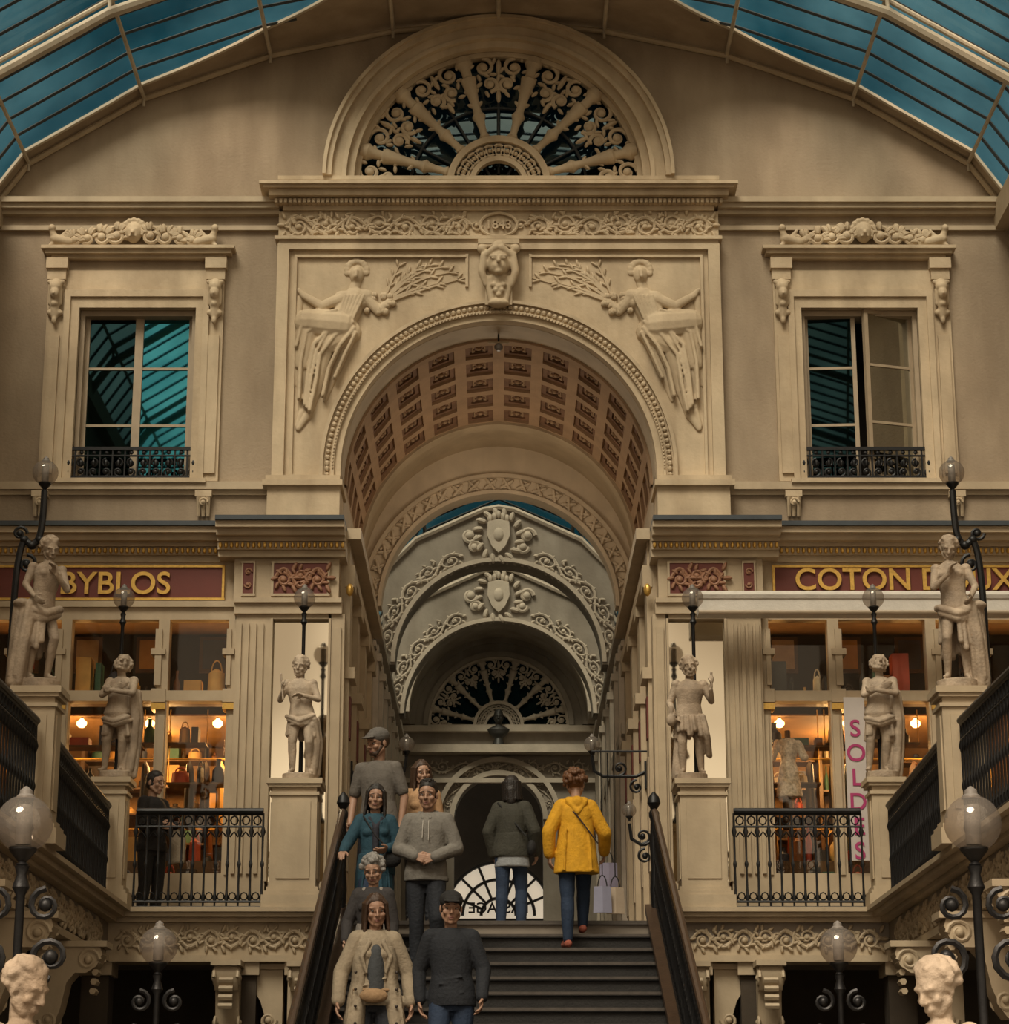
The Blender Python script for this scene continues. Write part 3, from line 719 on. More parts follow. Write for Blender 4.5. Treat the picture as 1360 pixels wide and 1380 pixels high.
# corridor
YE=16.0; XC=1.62
cb=MB()
zC=zB-.1
for s in(-1,1):
    box(cb,s*XC,s*(XC+.3),YV+.02,YE,-.12,zC,GREY)
    box(cb,s*XC,s*(XC-.10),YV+.25,YE,zC-.10,zC,GREYO); box(cb,s*XC,s*(XC-.05),YV+.25,YE,zC-.35,zC-.28,GREYO)
    box(cb,s*XC,s*(XC-.06),YV+.25,YE,2.95,3.1,GREYO)
    y=YV+.5
    while y<YE-.3:
        box(cb,s*XC,s*(XC-.07),y,y+.28,-.12,zC-.28,GREYO)
        box(cb,s*XC,s*(XC-.11),y-.03,y+.31,zC-.5,zC-.4,GREYO)
        y+=1.25
cb.build('wall_corridor')
def frame(Y,vt,vi,name):
    mb=MB(); w=XC
    ri=1.44; zc=PZ(vi,Y)-ri; zt=PZ(vt,Y)
    out=[(-w,zc-.0),(-w,zt-.95),(-w*.72,zt-.48),(-.22,zt-.04),(0,zt),(.22,zt-.04),(w*.72,zt-.48),(w,zt-.95),(w,zc),(ri,zc)]+arc(0,zc,ri,0,pi,40)
    plate(mb,[out],Y,Y+.45,GREY)
    ring(mb,0,zc,ri,ri+.06,Y-.07,Y+.1,GREYO)
    tube(mb,[(x,Y-.03,z) for x,z in out[1:8]],.04,GREYO,6)
    zq=PZ((vt+vi)/2,Y)-.02; hh=(PZ(vt,Y)-PZ(vi,Y))*.34
    plate(mb,[[(-hh*.55,zq+hh*.7),(0,zq+hh*.85),(hh*.55,zq+hh*.7),(hh*.6,zq),(hh*.35,zq-hh*.6),(0,zq-hh*.95),(-hh*.35,zq-hh*.6),(-hh*.6,zq)]],Y-.10,Y,GREYO)
    ell(mb,(0,Y-.08,zq),(hh*.3,.06,hh*.4),GREYO,None,10,6)
    for k in range(5): ell(mb,((k-2)*hh*.22,Y-.06,zq+hh*1.12-.03*abs(k-2)),(.04,.05,.06),GREYO,None,6,5)
    for k in range(16):
        a=2*pi*k/16; leaf(mb,hh*.85*cos(a),zq+hh*1.0*sin(a),a+.5,.16,.08,Y-.04,GREYO,IDM)
    for s in(-1,1):
        rinceau(mb,.32,1.45,.17,.28,Y-.03,5,GREYO,lambda a,b,s=s:(s*(ri+b)*sin(a),zc+(ri+b)*cos(a)))
        spiral(mb,s*hh*1.5,zq+.0,.11,0,1.4,s,Y-.04,.035,GREYO); spiral(mb,s*hh*1.25,zq-.17,.09,0,1.4,-s,Y-.04,.03,GREYO)
        box(mb,s*ri,s*w,Y-.04,Y+.45,zC-.05,zc,GREY)
    mb.build(name)
frame(9.3,684,758,'corridor_arch_frame'); frame(12.6,766,838,'corridor_arch_frame')
# end wall
eb=MB(); rL=PX(672+95,978,YE); zL=PZ(978,YE); zt=PZ(790,YE)
ao=PX(672+60,1110,YE); az=PZ(1105,YE)
hole=[arc(0,zL,rL,0,pi,30)]
eo=[(-2,-.12),(-2,zt+.6),(2,zt+.6),(2,-.12),(ao,-.12),(ao,az)]+arc(0,az,ao,0,pi,24)+[(-ao,az),(-ao,-.12)]
plate(eb,[eo]+hole,YE,YE+.3,GREY)
for r0,r1,p in((rL,rL+.08,.1),(rL+.08,rL+.22,.05),(rL+.22,rL+.30,.14)):
    ring(eb,0,zL,r0,r1,YE-p,YE,GREY)
ring(eb,0,zL,rL+.30,1.62,YE-1.2,YE,GREY); ring(eb,0,zL,rL+.27,rL+.33,YE-1.26,YE-1.1,GREYO)
box(eb,-1.6,1.6,YE-.15,YE,zL-.12,zL-.02,GREYO); box(eb,-1.6,1.6,YE-.34,YE,PZ(1018,YE),PZ(1008,YE),GREYO)
rinceau(eb,-1.5,1.5,PZ(1035,YE),.25,YE-.03,8,GREYO)
box(eb,-1.6,1.6,YE-.12,YE,PZ(1056,YE),PZ(1050,YE),GREYO)
for r0,r1,p in((ao,ao+.08,.1),(ao+.22,ao+.3,.12)): ring(eb,0,az,r0,r1,YE-p,YE,GREYO)
rinceau(eb,.1,pi-.1,0,.16,YE-.02,7,GREYO,lambda a,b:((ao+.15+b)*cos(a),az+(ao+.15+b)*sin(a)))
eb.build('wall_corridor_end')
fb=MB(); fan(fb,rL,zL,YE+.05,GREYO); plate(fb,[arc(0,zL,rL,0,pi,24)],YE+.25,YE+.26,glassd); fb.build('window_4')
q=head_prims(stone=True)+hair_prims('short')
bp=[( 'e',V(*a[1])+V(0,0,.42),a[2]) if a[0]=='e' else ('c',V(*a[1])+V(0,0,.42),V(*a[2])+V(0,0,.42),a[3],a[4]) for a in q]
bp+=[('c',V(0,.01,.33),V(0,0,.22),.055,.06),('l',[(V(0,0,.08),.08,.07),(V(0,0,.14),.15,.10),(V(0,0,.22),.19,.11),(V(0,0,.27),.1,.08)]),('l',[(V(0,0,-.05),.11,.11),(V(0,0,.0),.09,.09),(V(0,0,.08),.06,.06)])]
DS=mat('bronze_bust_dark',(.03,.028,.025),.5,.2,10,.1)
make_fig('portrait_bust',(0,YE-.22,PZ(1008,YE)+.05),1.0,0,[(bp,DS,.01,2)])
LIT=mat('frosted_daylit_glass',(.7,.6,.45),.9,.15,2,.1,emis=(1,.86,.66),estr=.45)
db=MB(); yd=YE+2.0
dz0,dz1=PZ(1245,yd)-.6,PZ(1162,yd); dr=PX(672+72,1240,yd)
cz_=dz1-dr
plate(db,[[(dr,dz0)]+arc(0,cz_,dr,0,pi,30)+[(-dr,dz0)]],yd+.02,yd+.06,LIT)
for k in range(1,8):
    a=pi*k/8; tube(db,[(.3*cos(a),yd,cz_+.3*sin(a)),(dr*cos(a),yd,cz_+dr*sin(a))],.025,IRON,5)
for r in(.3,.62,dr): tube(db,[(x,yd,z) for x,z in arc(0,cz_,r,0,pi,24)],.03,IRON,5)
box(db,-dr,dr,yd-.03,yd+.03,cz_-.10,cz_-.05,IRON)
for x in(-.5,0,.5): box(db,x-.03,x+.03,yd-.03,yd+.02,dz0,cz_-.25,IRON)
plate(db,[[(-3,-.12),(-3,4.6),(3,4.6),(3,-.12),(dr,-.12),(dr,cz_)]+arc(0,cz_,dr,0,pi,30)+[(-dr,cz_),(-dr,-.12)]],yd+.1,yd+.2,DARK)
de=db.build('door_1'); text('passage_lettering','PASSAGE',0,cz_+.12,yd-.05,.26,IRON,.01,mirror=True,parent=de)
# corridor glass roof
gb=MB()
for s in(-1,1):
    for (xa,za,xb,zb_) in((XC+.3,zC+.9,1.1,zC+2.35),(1.1,zC+2.35,0,zC+2.85)):
        gb.add([(s*xa,YV+.25,za),(s*xa,YE+.3,za),(s*xb,YE+.3,zb_),(s*xb,YV+.25,zb_)],[(0,1,2,3)],COROG)
        k=YV+.5
        while k<YE: tube(gb,[(s*xa,k,za),(s*xb,k,zb_)],.018,BAR,4); k+=.5
    box(gb,s*(XC+.3),s*(XC+.2),YV,YE,zC,zC+.9,GREY)
    tube(gb,[(s*1.1,YV,zC+2.35),(s*1.1,YE,zC+2.35)],.03,BAR,5)
gb.build('glass_roof_corridor',smooth=False)
# ================================================================= MAIN GLASS ROOF
Gb=MB(); yR=-15
n=len(Gf)
def edge_y(x):
    ax=abs(x); x1=abs(G[4][0]); x0=5.75
    if ax<=x1+.01: return YF-1.7
    t=(ax-x1)/(x0-x1); return YF-(.28+1.42*(1-t)**3.8)
for i in range(n-1):
    (xa,za),(xb,zb_)=Gf[i],Gf[i+1]
    K=8
    for k in range(K):
        t0,t1=k/K,(k+1)/K; x0_,x1_=xa+(xb-xa)*t0,xa+(xb-xa)*t1; z0_,z1_=za+(zb_-za)*t0+.05,za+(zb_-za)*t1+.05
        e0,e1=edge_y(x0_),edge_y(x1_)
        Gb.add([(x0_,YF,z0_),(x0_,e0,z0_),(x1_,e1,z1_),(x1_,YF,z1_)],[(0,1,2,3)],WALL)
        Gb.add([(x0_,e0,z0_),(x0_,yR,z0_),(x1_,yR,z1_),(x1_,e1,z1_)],[(0,1,2,3)],ROOFG)
        tube(Gb,[(x0_,e0,z0_-.01),(x1_,e1,z1_-.01)],.026,RIB,5)
for x,z in Gf: tube(Gb,[(x,YF-.02,z+.0),(x,yR,z+.0)],.024,RIB,6)
y=YF-.7
while y>yR:
    for sgn in(0,1):
        pts=[(x,y,z+.04) for x,z in Gf if (x<=.01 if sgn==0 else x>=-.01)]
        pts2=[]
        for a,b in zip(pts,pts[1:]):
            for t in(0,.125,.25,.375,.5,.625,.75,.875): pts2.append(tuple(a[j]*(1-t)+b[j]*t for j in range(3)))
        pts2.append(pts[-1]); pts2=[p for p in pts2 if edge_y(p[0])>=y-.1]
        if len(pts2)>1: tube(Gb,pts2,.021,BAR,4)
    y-=.42
def ribarc(y,off,r,m):
    pts=[]
    for i in range(n-1):
        for t in(0,.25,.5,.75): pts.append((Gf[i][0]*(1-t)+Gf[i+1][0]*t,y,Gf[i][1]*(1-t)+Gf[i+1][1]*t-off))
    pts.append((Gf[-1][0],y,Gf[-1][1]-off)); tube(Gb,pts,r,m,8)
for y in(-.5,-3.7,-6.9,-10.1,-13.3):
    ribarc(y,.22,.060,RIB); ribarc(y+.05,.04,.030,RIB)
    for i in range(1,n-1): tube(Gb,[(Gf[i][0],y,Gf[i][1]-.2),(Gf[i][0],y+.03,Gf[i][1])],.022,RIB,5)
Gb.build('glass_roof')
for s,nm in((-1,'left'),(1,'right')):
    b=MB(); x=s*5.75; a,c=min(x,x+s*.3),max(x,x+s*.3)
    box(b,a,c,-15,YF+.45,-4.5,G[0][1]+.1,WALL)
    for k in range(5):
        y=-13+3*k; xx=x-s*.05; box(b,min(xx,x),max(xx,x),y,y+.3,-.12,G[0][1],STONE)
    xx=x-s*.15; box(b,min(xx,x),max(xx,x),-15,YF,G[0][1]-.2,G[0][1]+.1,TRIM)
    box(b,min(xx,x),max(xx,x),-15,YF,PZ(665,YF),PZ(652,YF),TRIM)
    b.build('wall_'+nm)
# ================================================================= SHOPFRONTS
RO=mat('panel_ornament',(.28,.14,.08),.6,.1,6,.1)
LB=mat('bulb',(1,.8,.5),.5,0,5,0,emis=(1,.62,.25),estr=7)
cols=[mat('good_%d'%i,c,.6,.15,8,.1) for i,c in enumerate([(.35,.06,.04),(.5,.27,.07),(.05,.06,.10),(.5,.42,.3),(.2,.08,.03),(.04,.12,.09),(.6,.36,.12),(.03,.02,.02),(.06,.045,.035),(.03,.03,.035),(.02,.015,.015)])]
def shop(s):
    mb=MB(); f=lambda u,v=900:s*abs(PX(u,v,YS))
    Z=lambda v:PZ(v,YS)
    def bx(u0,u1,v0,v1,p,m=TRIM,back=.12):
        a,b=sorted((f(u0,(v0+v1)/2),f(u1,(v0+v1)/2)))
        a=max(a,-5.74); b=min(b,5.74); box(mb,a,b,YS-p,YS+back,Z(v1),Z(v0),m)
    U0=-60
    for u0,u1,pp in((U0,318,0),(298,468,.22)):
        bx(u0,u1,713,719,.34+pp,LEAD,.3); bx(u0,u1,719,727,.30+pp); bx(u0,u1,727,735,.22+pp); bx(u0,u1,735,740,.12+pp)
        bx(u0,u1,740,750,.08+pp,TRIM); bx(u0,u1,750,758,.03+pp)
        a,b=sorted((f(u0,745),f(u1,745))); nn=int((b-a)/.058)
        for k in range(nn):
            x=a+(b-a)*(k+.5)/nn
            if abs(x)<5.7: ell(mb,(x,YS-.10-pp,Z(745)),(.021,.03,.034),GOLD,None,6,4)
    bx(U0,318,758,812,.0); bx(318,458,758,812,.16)
    bx(U0,300,766,807,.03,RED)
    for v0,v1 in((763,766),(807,810)): bx(U0,303,v0,v1,.05,GOLD)
    bx(300,303,763,810,.05,GOLD)
    bx(330,344,765,806,.19,RED); bx(371,443,765,806,.19,RED)
    for (a_,b_) in((328,330),(344,346),(368,371),(443,446)): bx(a_,b_,762,809,.20)
    for (a_,b_) in((328,346),(368,446)):
        bx(a_,b_,762,765,.20); bx(a_,b_,806,809,.20)
    x0,x1=sorted((f(373,785),f(441,785))); rinceau(mb,x0,x1,Z(785),Z(766)-Z(806),YS-.20,3,RO)
    x0,x1=sorted((f(331,785),f(343,785))); spiral(mb,(x0+x1)/2,Z(777),.04,0,1.3,1,YS-.2,.01,RO); spiral(mb,(x0+x1)/2,Z(794),.04,pi,1.3,1,YS-.2,.01,RO)
    bx(U0,318,812,820,.08); bx(U0,318,820,836,.04); bx(318,462,812,818,.22); bx(318,462,818,832,.18)
    bx(314,362,832,1250,.14); bx(444,462,832,1250,.14); bx(362,444,832,838,.14); bx(362,444,1190,1250,.14)
    for u in(318,328,338,348): bx(u,u+5,845,1180,.17)
    bx(448,458,850,1180,.17)
    bx(364,443,838,1190,.05,MIRR,.05); bx(362,365,838,1190,.16); bx(441,444,838,1190,.16)
    xa=abs(f(462,900))
    for u0,u1 in((10,24),(74,88),(207,222),(303,315)):
        bx(u0,u1,836,1250,.05); bx(u0-2,u1+2,930,948,.08); bx(u0+3,u1-3,850,925,.08); bx(u0-2,u1+2,876,884,.09); bx(u0+3,u1-3,965,1180,.08); bx(u0-2,u1+2,950,958,.10,GOLD)
    bx(U0,315,932,946,.06); bx(U0,315,1178,1250,.06)
    a,b=sorted((f(U0),f(305))); a=max(a,-5.7); b=min(b,5.7); box(mb,a,b,YS+.04,YS+.05,Z(1180),Z(836),SHOPG)
    mb.build('shopfront')
    rm=MB(); a,b=sorted((s*(xa+.28),s*5.7)); zc_=Z(836)+.05
    yb=YS+2.9
    box(rm,a,b,yb,yb+.1,-.12,zc_,SHOPW); box(rm,a,a+.06,YS+.14,yb,-.12,zc_,SHOPW); box(rm,b-.06,b,YS+.14,yb,-.12,zc_,SHOPW); box(rm,a,b,YS+.14,yb,zc_,zc_+.1,SHOPW)
    zmid=Z(940)
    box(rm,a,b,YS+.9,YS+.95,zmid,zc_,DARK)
    box(rm,a,b,YS+.9,yb,zmid-.02,zmid+.03,SHOPW)
    rm.build('shop_room_wall')
    g=MB(); rnd=random.Random(5+s)
    def goods(xs,xe,y,z,hmax,gap=.07):
        xx=xs
        while xx<xe-.12:
            w=rnd.uniform(.05,.2); h=rnd.uniform(.08,hmax); c=rnd.choice(cols); t=rnd.random()
            if xx+w>xe-.02: break
            if t<.3: box(g,xx,xx+w,y-.1,y+.1,z,z+h,c)
            elif t<.55: lathe(g,(xx+w/2,y,z),[(w*.35,0),(w*.45,h*.15),(w*.42,h*.55),(w*.15,h*.75),(w*.15,h*.95),(w*.2,h)],c,10)
            elif t<.95:
                loft(g,[(V(xx+w/2,y,z),w*.5,.09),(V(xx+w/2,y,z+h*.6),w*.45,.08),(V(xx+w/2,y,z+h*.7),w*.1,.03)],c,10)
                tube(g,[(xx+w/2+w*.3*cos(q_),y,z+h*.6+h*.3*sin(q_)) for q_ in[pi*i/8 for i in range(9)]],.008,c,5)
            xx+=w+rnd.uniform(.01,gap)
    a2,b2=a+.12,b-.12
    x=a2
    while x<b2-.4:
        bw=rnd.uniform(.6,1.0); xe=min(x+bw,b2-.1)
        box(g,x,x+.04,yb-.36,yb-.02,-.12,2.5,SHELF)
        z=.9
        while z<2.3:
            st_=rnd.uniform(.24,.38); box(g,x+.04,xe,yb-.35,yb-.02,z-.02,z,SHELF)
            goods(x+.08,xe,yb-.2,z,st_*.85,.03); z+=st_
        x=xe+rnd.uniform(.0,.12)
    box(g,a+.2,b-.2,YS+.2,YS+.55,-.10,.35,SHELF); box(g,a+.2,b-.2,YS+.55,YS+.85,-.10,.75,SHELF)
    goods(a+.25,b-.25,YS+.38,.35,.38,.03); goods(a+.25,b-.25,YS+.70,.75,.45,.03)
    for xx,zh in((a+.5,1.55),(b-1.6,1.55),(a+.9,1.95),(b-2.2,1.98)):
        box(g,xx,xx+1.0,YS+.45,YS+.7,zh,zh+.02,SHELF); goods(xx+.03,xx+1.0,YS+.57,zh+.02,.28,.12)
        for q_ in(0,1.0): tube(g,[(xx+q_,YS+.57,zh),(xx+q_,YS+.57,zmid-.02)],.006,GOLD,4)
    for zz,y in((1.95,YS+1.2),(1.25,YS+1.7)):
        tube(g,[(a+.3,y,zz),(b-.3,y,zz)],.012,GOLD,6)
        x=a+.45
        while x<b-.5:
            c=rnd.choice(cols)
            if rnd.random()<.7:
                loft(g,[(V(x,y,zz-.75),.05,.2),(V(x,y,zz-.25),.045,.17),(V(x,y,zz-.08),.03,.2),(V(x,y,zz-.03),.01,.04)],c,10)
            x+=rnd.uniform(.10,.26)
        for xx in(a+.3,b-.3): tube(g,[(xx,y,-.1),(xx,y,zz)],.014,GOLD,6)
    box(g,a+.2,b-.2,YS+.2,YS+.5,zmid+.0,zmid+.04,SHELF); goods(a+.3,b-.3,YS+.35,zmid+.04,.5)
    # framed pictures on the upper backboard
    for k in range(5):
        x=a+.5+(b-a-1)*k/4; box(g,x-.16,x+.16,YS+.86,YS+.895,zmid+.45,zmid+.85,SHELF); box(g,x-.12,x+.12,YS+.85,YS+.87,zmid+.49,zmid+.81,cols[(k*3)%7])
    g.build('shop_merchandise')
    l=MB()
    for k in range(5):
        x=a+.4+(b-a-.8)*k/4; lathe(l,(x,YS+1.0,zmid-.13),[(.03,0),(.055,.03),(.055,.06),(.02,.09),(.01,.12)],LB,10)
        tube(l,[(x,YS+1,zmid-.03),(x,YS+1,zmid-.01)],.02,IRON,5)
    l.build('shop_ceiling_lamp')
    for k in range(3):
        li=bpy.data.lights.new('shop_light','POINT'); li.energy=56; li.color=(1,.57,.22); li.shadow_soft_size=.12
        o=bpy.data.objects.new('shop_light',li); o.location=(a+(b-a)*(.2+.3*k),YS+(1.9 if k%2 else 1.0),zmid-.35); bpy.context.scene.collection.objects.link(o)
shop(-1); shop(1)
sg=empty('shop_sign'); text('sign_letters','BYBLOS',PX(156,790,YS),PZ(789,YS),YS-.05,.34,GOLD,.012,parent=sg)
sg2=empty('shop_sign'); text('sign_letters','COTON DOUX',PX(1070,784,YS),PZ(784,YS),YS-.05,.335,GOLD,.012,parent=sg2,align='LEFT')
ab=MB(); AW=mat('awning_canvas',(.58,.54,.48),.8,.08,5,.2)
xa=PX(940,815,1.15)
box(ab,xa,5.6,1.02,1.26,PZ(830,1.15),PZ(806,1.15),AW); tube(ab,[(xa,1.04,PZ(806,1.15)),(5.6,1.04,PZ(806,1.15))],.05,AW,8)
tube(ab,[(xa,1.02,PZ(829,1.15)),(5.6,1.02,PZ(829,1.15))],.022,WFR,8)
for x in(xa+.1,xa+1.6,xa+3.1): tube(ab,[(x,1.2,PZ(806,1.15)),(x,1.5,PZ(803,1.15))],.02,IRON,5)
ab.build('awning')
nb=MB(); WH=mat('banner_white',(.48,.43,.40),.8,.05,5,.05); PK=mat('banner_pink',(.36,.03,.13),.7,.05,5,0)
x0,x1=PX(1141,1050,1.55),PX(1169,1050,1.55); box(nb,x0,x1,1.535,1.55,PZ(1160,1.55),PZ(940,1.55),WH)
bo=nb.build('sale_banner')
for i,c in enumerate('SOLDES'):
    text('letter_%d'%i,c,(x0+x1)/2,PZ(983+33*i,1.55),1.53,.25,PK,.003,parent=bo)
drb=MB(); DR=mat('dress_floral',(.5,.42,.36),.8,.4,40,.1); xd=PX(1062,1010,1.95); zd=PZ(1048,1.95)
vs,fs=remeshed([('l',[(V(0,0,-.25),.17,.13),(V(0,0,.1),.12,.10),(V(0,0,.22),.09,.075),(V(0,0,.35),.12,.09),(V(0,0,.46),.13,.07),(V(0,0,.5),.05,.04)]),('c',V(-.13,0,.44),V(-.2,-.02,.25),.045,.05),('c',V(.13,0,.44),V(.2,-.02,.25),.045,.05)],.012,1,.03)
drb.add([v*.85+Vector((xd,1.95,zd)) for v in vs],fs,DR); tube(drb,[(xd,1.95,zd+.4),(xd,1.95,zd+.5)],.03,SHELF,8); tube(drb,[(xd,1.95,.36),(xd,1.95,zd)],.02,SHELF,6); lathe(drb,(xd,1.95,.352),[(.10,0),(.10,.02),(.03,.05)],SHELF,12)
drb.build('dress_mannequin')
# inner passage side walls (first bay)
pw=MB(); zT=PZ(712,YS)
XP=abs(PX(462,900,YS))
for s in(-1,1):
    x=s*XP; xo=s*(XP+.25)
    box(pw,x,xo,YS+.12,YV,-.12,zT,TRIM)
    for y in(YS+.13,YS+1.5,YS+3.0,YV-.35):
        box(pw,x,x-s*.06,y,y+.34,-.12,zT-.5,TRIM)
        box(pw,x,x-s*.075,y+.08,y+.26,2.0,2.45,RED); box(pw,x,x-s*.075,y+.08,y+.26,.6,1.8,WFR)
        box(pw,x,x-s*.12,y-.04,y+.38,2.62,2.74,TRIM); box(pw,x,x-s*.10,y-.02,y+.36,zT-.62,zT-.5,TRIM)
    box(pw,x,x-s*.10,YS+.12,YV,zT-.5,zT-.38,TRIM); box(pw,x,x-s*.05,YS+.12,YV,zT-.38,zT-.12,TRIM); box(pw,x,x-s*.17,YS+.0,YV,zT-.12,zT,TRIM)
    ell(pw,(x-s*.06,YS-.0,PZ(795,YS)),(.04,.05,.07),GOLD)
pw.build('wall_passage')
# ================================================================= LANDING, GALLERY, STAIRS
fl=MB()
XL=3.73; XM=3.60
box(fl,-5.75,5.75,0,YE+2.2,-.32,-.12,FLOOR)
for s in(-1,1):
    a,b=sorted((s*(XL-.01),s*5.75)); box(fl,a,b,-15,0,-.32,-.12,FLOOR)
fl.build('floor_gallery')
gl=MB(); box(gl,-5.75,5.75,-16,3.2,-4.6,-4.45,FLOOR); gl.build('floor')
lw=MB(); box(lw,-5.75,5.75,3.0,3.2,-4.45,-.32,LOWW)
lw.build('wall_lower_back')
ed=MB()
def edge_front(x0,x1):
    x0,x1=min(x0,x1),max(x0,x1)
    stack(ed,x0,x1,-.13,0,-.02,[(1,.06),(1,.12),(1,.16)],TRIM,.3)
    box(ed,x0,x1,0,.3,-.46,-.13,TRIM); box(ed,x0,x1,-.04,.3,-.50,-.44,TRIM)
    rinceau(ed,x0+.1,x1-.1,-.285,.26,-.015,max(2,int((x1-x0)/.22)),TRIM)
for s in(-1,1):
    edge_front(s*1.74,s*(XL))
    x=s*XL
    for z0,z1,p in((-.13,-.09,.10),(-.09,-.04,.18),(-.04,0,.24),(-.50,-.44,.04)):
        a,b=sorted((x-s*p,x+s*.3)); box(ed,a,b,-15,.1,z0,z1,TRIM)
    a,b=sorted((x,x+s*.3)); box(ed,a,b,-15,.1,-.46,-.13,TRIM)
    sub=MB(); rinceau(sub,.4,12,-.285,.26,0,52,TRIM)
    o=len(ed.v); ed.v.extend([(x-s*.015+s*p[1],-p[0],p[2]) for p in sub.v])
    for ff in sub.f: ed.f.append(tuple(o+k for k in ff)); ed.m.append(ed.mi(TRIM))
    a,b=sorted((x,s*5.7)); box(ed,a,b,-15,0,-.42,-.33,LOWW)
ed.build('trim_3')
def console(name,x,y,z,rot,hh=.62,dd=.5,w=.22):
    mb=MB()
    prof=[(0,0),(dd,0),(dd+.02,-.06),(dd*.96,-.16),(dd*.8,-.22),(dd*.62,-.22),(dd*.5,-.30),(dd*.42,-hh*.7),(dd*.30,-hh*.92),(.12,-hh),(0,-hh)]
    M=Matrix.Rotation(rot,3,'Z')
    t=MB(); plate(t,[[(p[0],p[1]) for p in prof]],-w/2,w/2,TRIM)
    for yy in(-w/2,w/2):
        spiral(t,dd*.82,-.11,.10,0,1.6,1,yy,.02,TRIM); spiral(t,.13,-hh*.82,.08,pi,1.6,1,yy,.018,TRIM)
    for k in range(5):
        q_=k/4; tube(t,[(dd*(.95-.2*q_)+.02*k,yy,-.05-.08*k) for yy in(-w*.3,w*.3)],.03,TRIM,6)
    box(t,-.02,dd+.06,-w/2-.03,w/2+.03,0,.05,TRIM)
    mb.add([M@Vector(p)+Vector((x,y,z)) for p in t.v],t.f,TRIM)
    mb.build(name)
for s in(-1,1):
    for x in(2.55,1.85):
        console('stone_console',s*x,.04,-.56,-pi/2,.62,.22 if x<2 else .32)
    console('stone_console',s*2.05,.20,-.56,0 if s>0 else pi,.58,.42,.2)
    for y in(-2.0,-4.3,-6.3,-8.6,-10.8):
        console('stone_console',s*(XL+.25),y,-.56,pi if s>0 else 0,.75,.55,.26)
up=MB()
for s in(-1,1):
    for x in(1.74,2.3,3.7):
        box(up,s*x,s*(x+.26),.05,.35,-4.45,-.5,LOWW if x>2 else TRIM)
        box(up,s*(x-.03),s*(x+.29),.0,.4,-.62,-.5,TRIM)
    for y in(-4.4,-9):
        box(up,s*4.4,s*4.7,y,y+.3,-4.45,-.5,LOWW)
up.build('pillar_lower')
st=MB(); HS=1.43; nst=27; TR=.36; RI=.16
for i in range(1,nst+1):
    z=-.12-RI*i; y0=-TR*i
    if z>-4.4:
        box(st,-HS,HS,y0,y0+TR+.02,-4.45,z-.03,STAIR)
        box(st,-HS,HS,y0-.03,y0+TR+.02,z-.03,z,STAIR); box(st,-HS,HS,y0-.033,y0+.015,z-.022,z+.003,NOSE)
box(st,-HS,HS,-.03,.05,-.15,-.115,NOSE); box(st,-HS,HS,-.0,.05,-.4,-.15,STAIR)
for s in(-1,1):
    ys,ye=.05,-TR*26; sl=RI/TR
    for pts,(a,b),m_ in (([(ys,.0),(ye,.0+sl*ye),(ye,-4.45),(ys,-4.45)],sorted((s*HS,s*(HS+.14))),STAIR),([(ys,.05),(ye,.05+sl*ye),(ye,-.02+sl*ye),(ys,-.02)],sorted((s*(HS-.03),s*(HS+.17))),WOOD)):
        vs=[(x,y,z) for x in(a,b) for y,z in pts]
        st.add(vs,[(0,1,2,3),(7,6,5,4),(0,4,5,1),(1,5,6,2),(2,6,7,3),(3,7,4,0)],m_)
st.build('staircase')
def railing(name,p0,p1,h=.95,wood=False,sp=.105):
    mb=MB(); p0=V(*p0);p1=V(*p1); d=p1-p0; L=d.length; n=max(2,int(L/sp)); hd=V(d.x,d.y,0).normalized()
    up_=V(0,0,1)
    def pt(t,z): return p0+d*t+up_*z
    tube(mb,[pt(0,h),pt(1,h)],.032,WOOD if wood else IRON,8)
    for z,r in((h-.03,.014),(h-.15,.012),(.08,.014),(.02,.02)): tube(mb,[pt(0,z),pt(1,z)],r,IRON,6)
    for i in range(n+1):
        b=pt(i/n,0)
        lathe(mb,b,[(.010,.02),(.010,.08),(.024,.11),(.014,.15),(.011,.20),(.010,h*.42),(.019,h*.45),(.019,h*.47),(.010,h*.5),(.011,h-.25),(.026,h-.2),(.012,h-.15),(.010,h-.02)],IRON,6)
        if i<n:
            c=pt((i+.5)/n,h-.09); tube(mb,[c+hd*.036*cos(a)+up_*.042*sin(a) for a in[2*pi*k/8 for k in range(8)]],.008,IRON,4,True)
            c=pt((i+.5)/n,h-.22); tube(mb,[c+hd*(-.04+.08*k/4)+up_*(.05-.05*abs(k-2)/2.0-.03) for k in range(5)],.008,IRON,4)
            c=pt((i+.5)/n,.13); tube(mb,[c+hd*.034*cos(a)+up_*.036*sin(a) for a in[2*pi*k/8 for k in range(8)]],.007,IRON,4,True)
    return mb.build(name)
def pedestal(x,y,w,h=1.24):
    mb=MB()
    def b_(e,z0,z1): box(mb,x-w/2-e,x+w/2+e,y-w/2-e,y+w/2+e,z0,z1,TRIM)
    b_(.07,0,.12); b_(.05,.12,.16); b_(.025,.16,.20); b_(0,.20,h-.16); b_(.02,h-.16,h-.13); b_(-.005,h-.13,h-.08); b_(.03,h-.08,h-.05); b_(.05,h-.05,h)
    box(mb,x-w/2+.06,x+w/2-.06,y-w/2-.012,y,.28,h-.22,TRIM)
    for sx in(1,-1): box(mb,x+sx*(w/2+.012),x,y-w/2+.06,y+w/2-.06,.28,h-.22,TRIM)
    return mb.build('statue_pedestal')
PXc=1.97
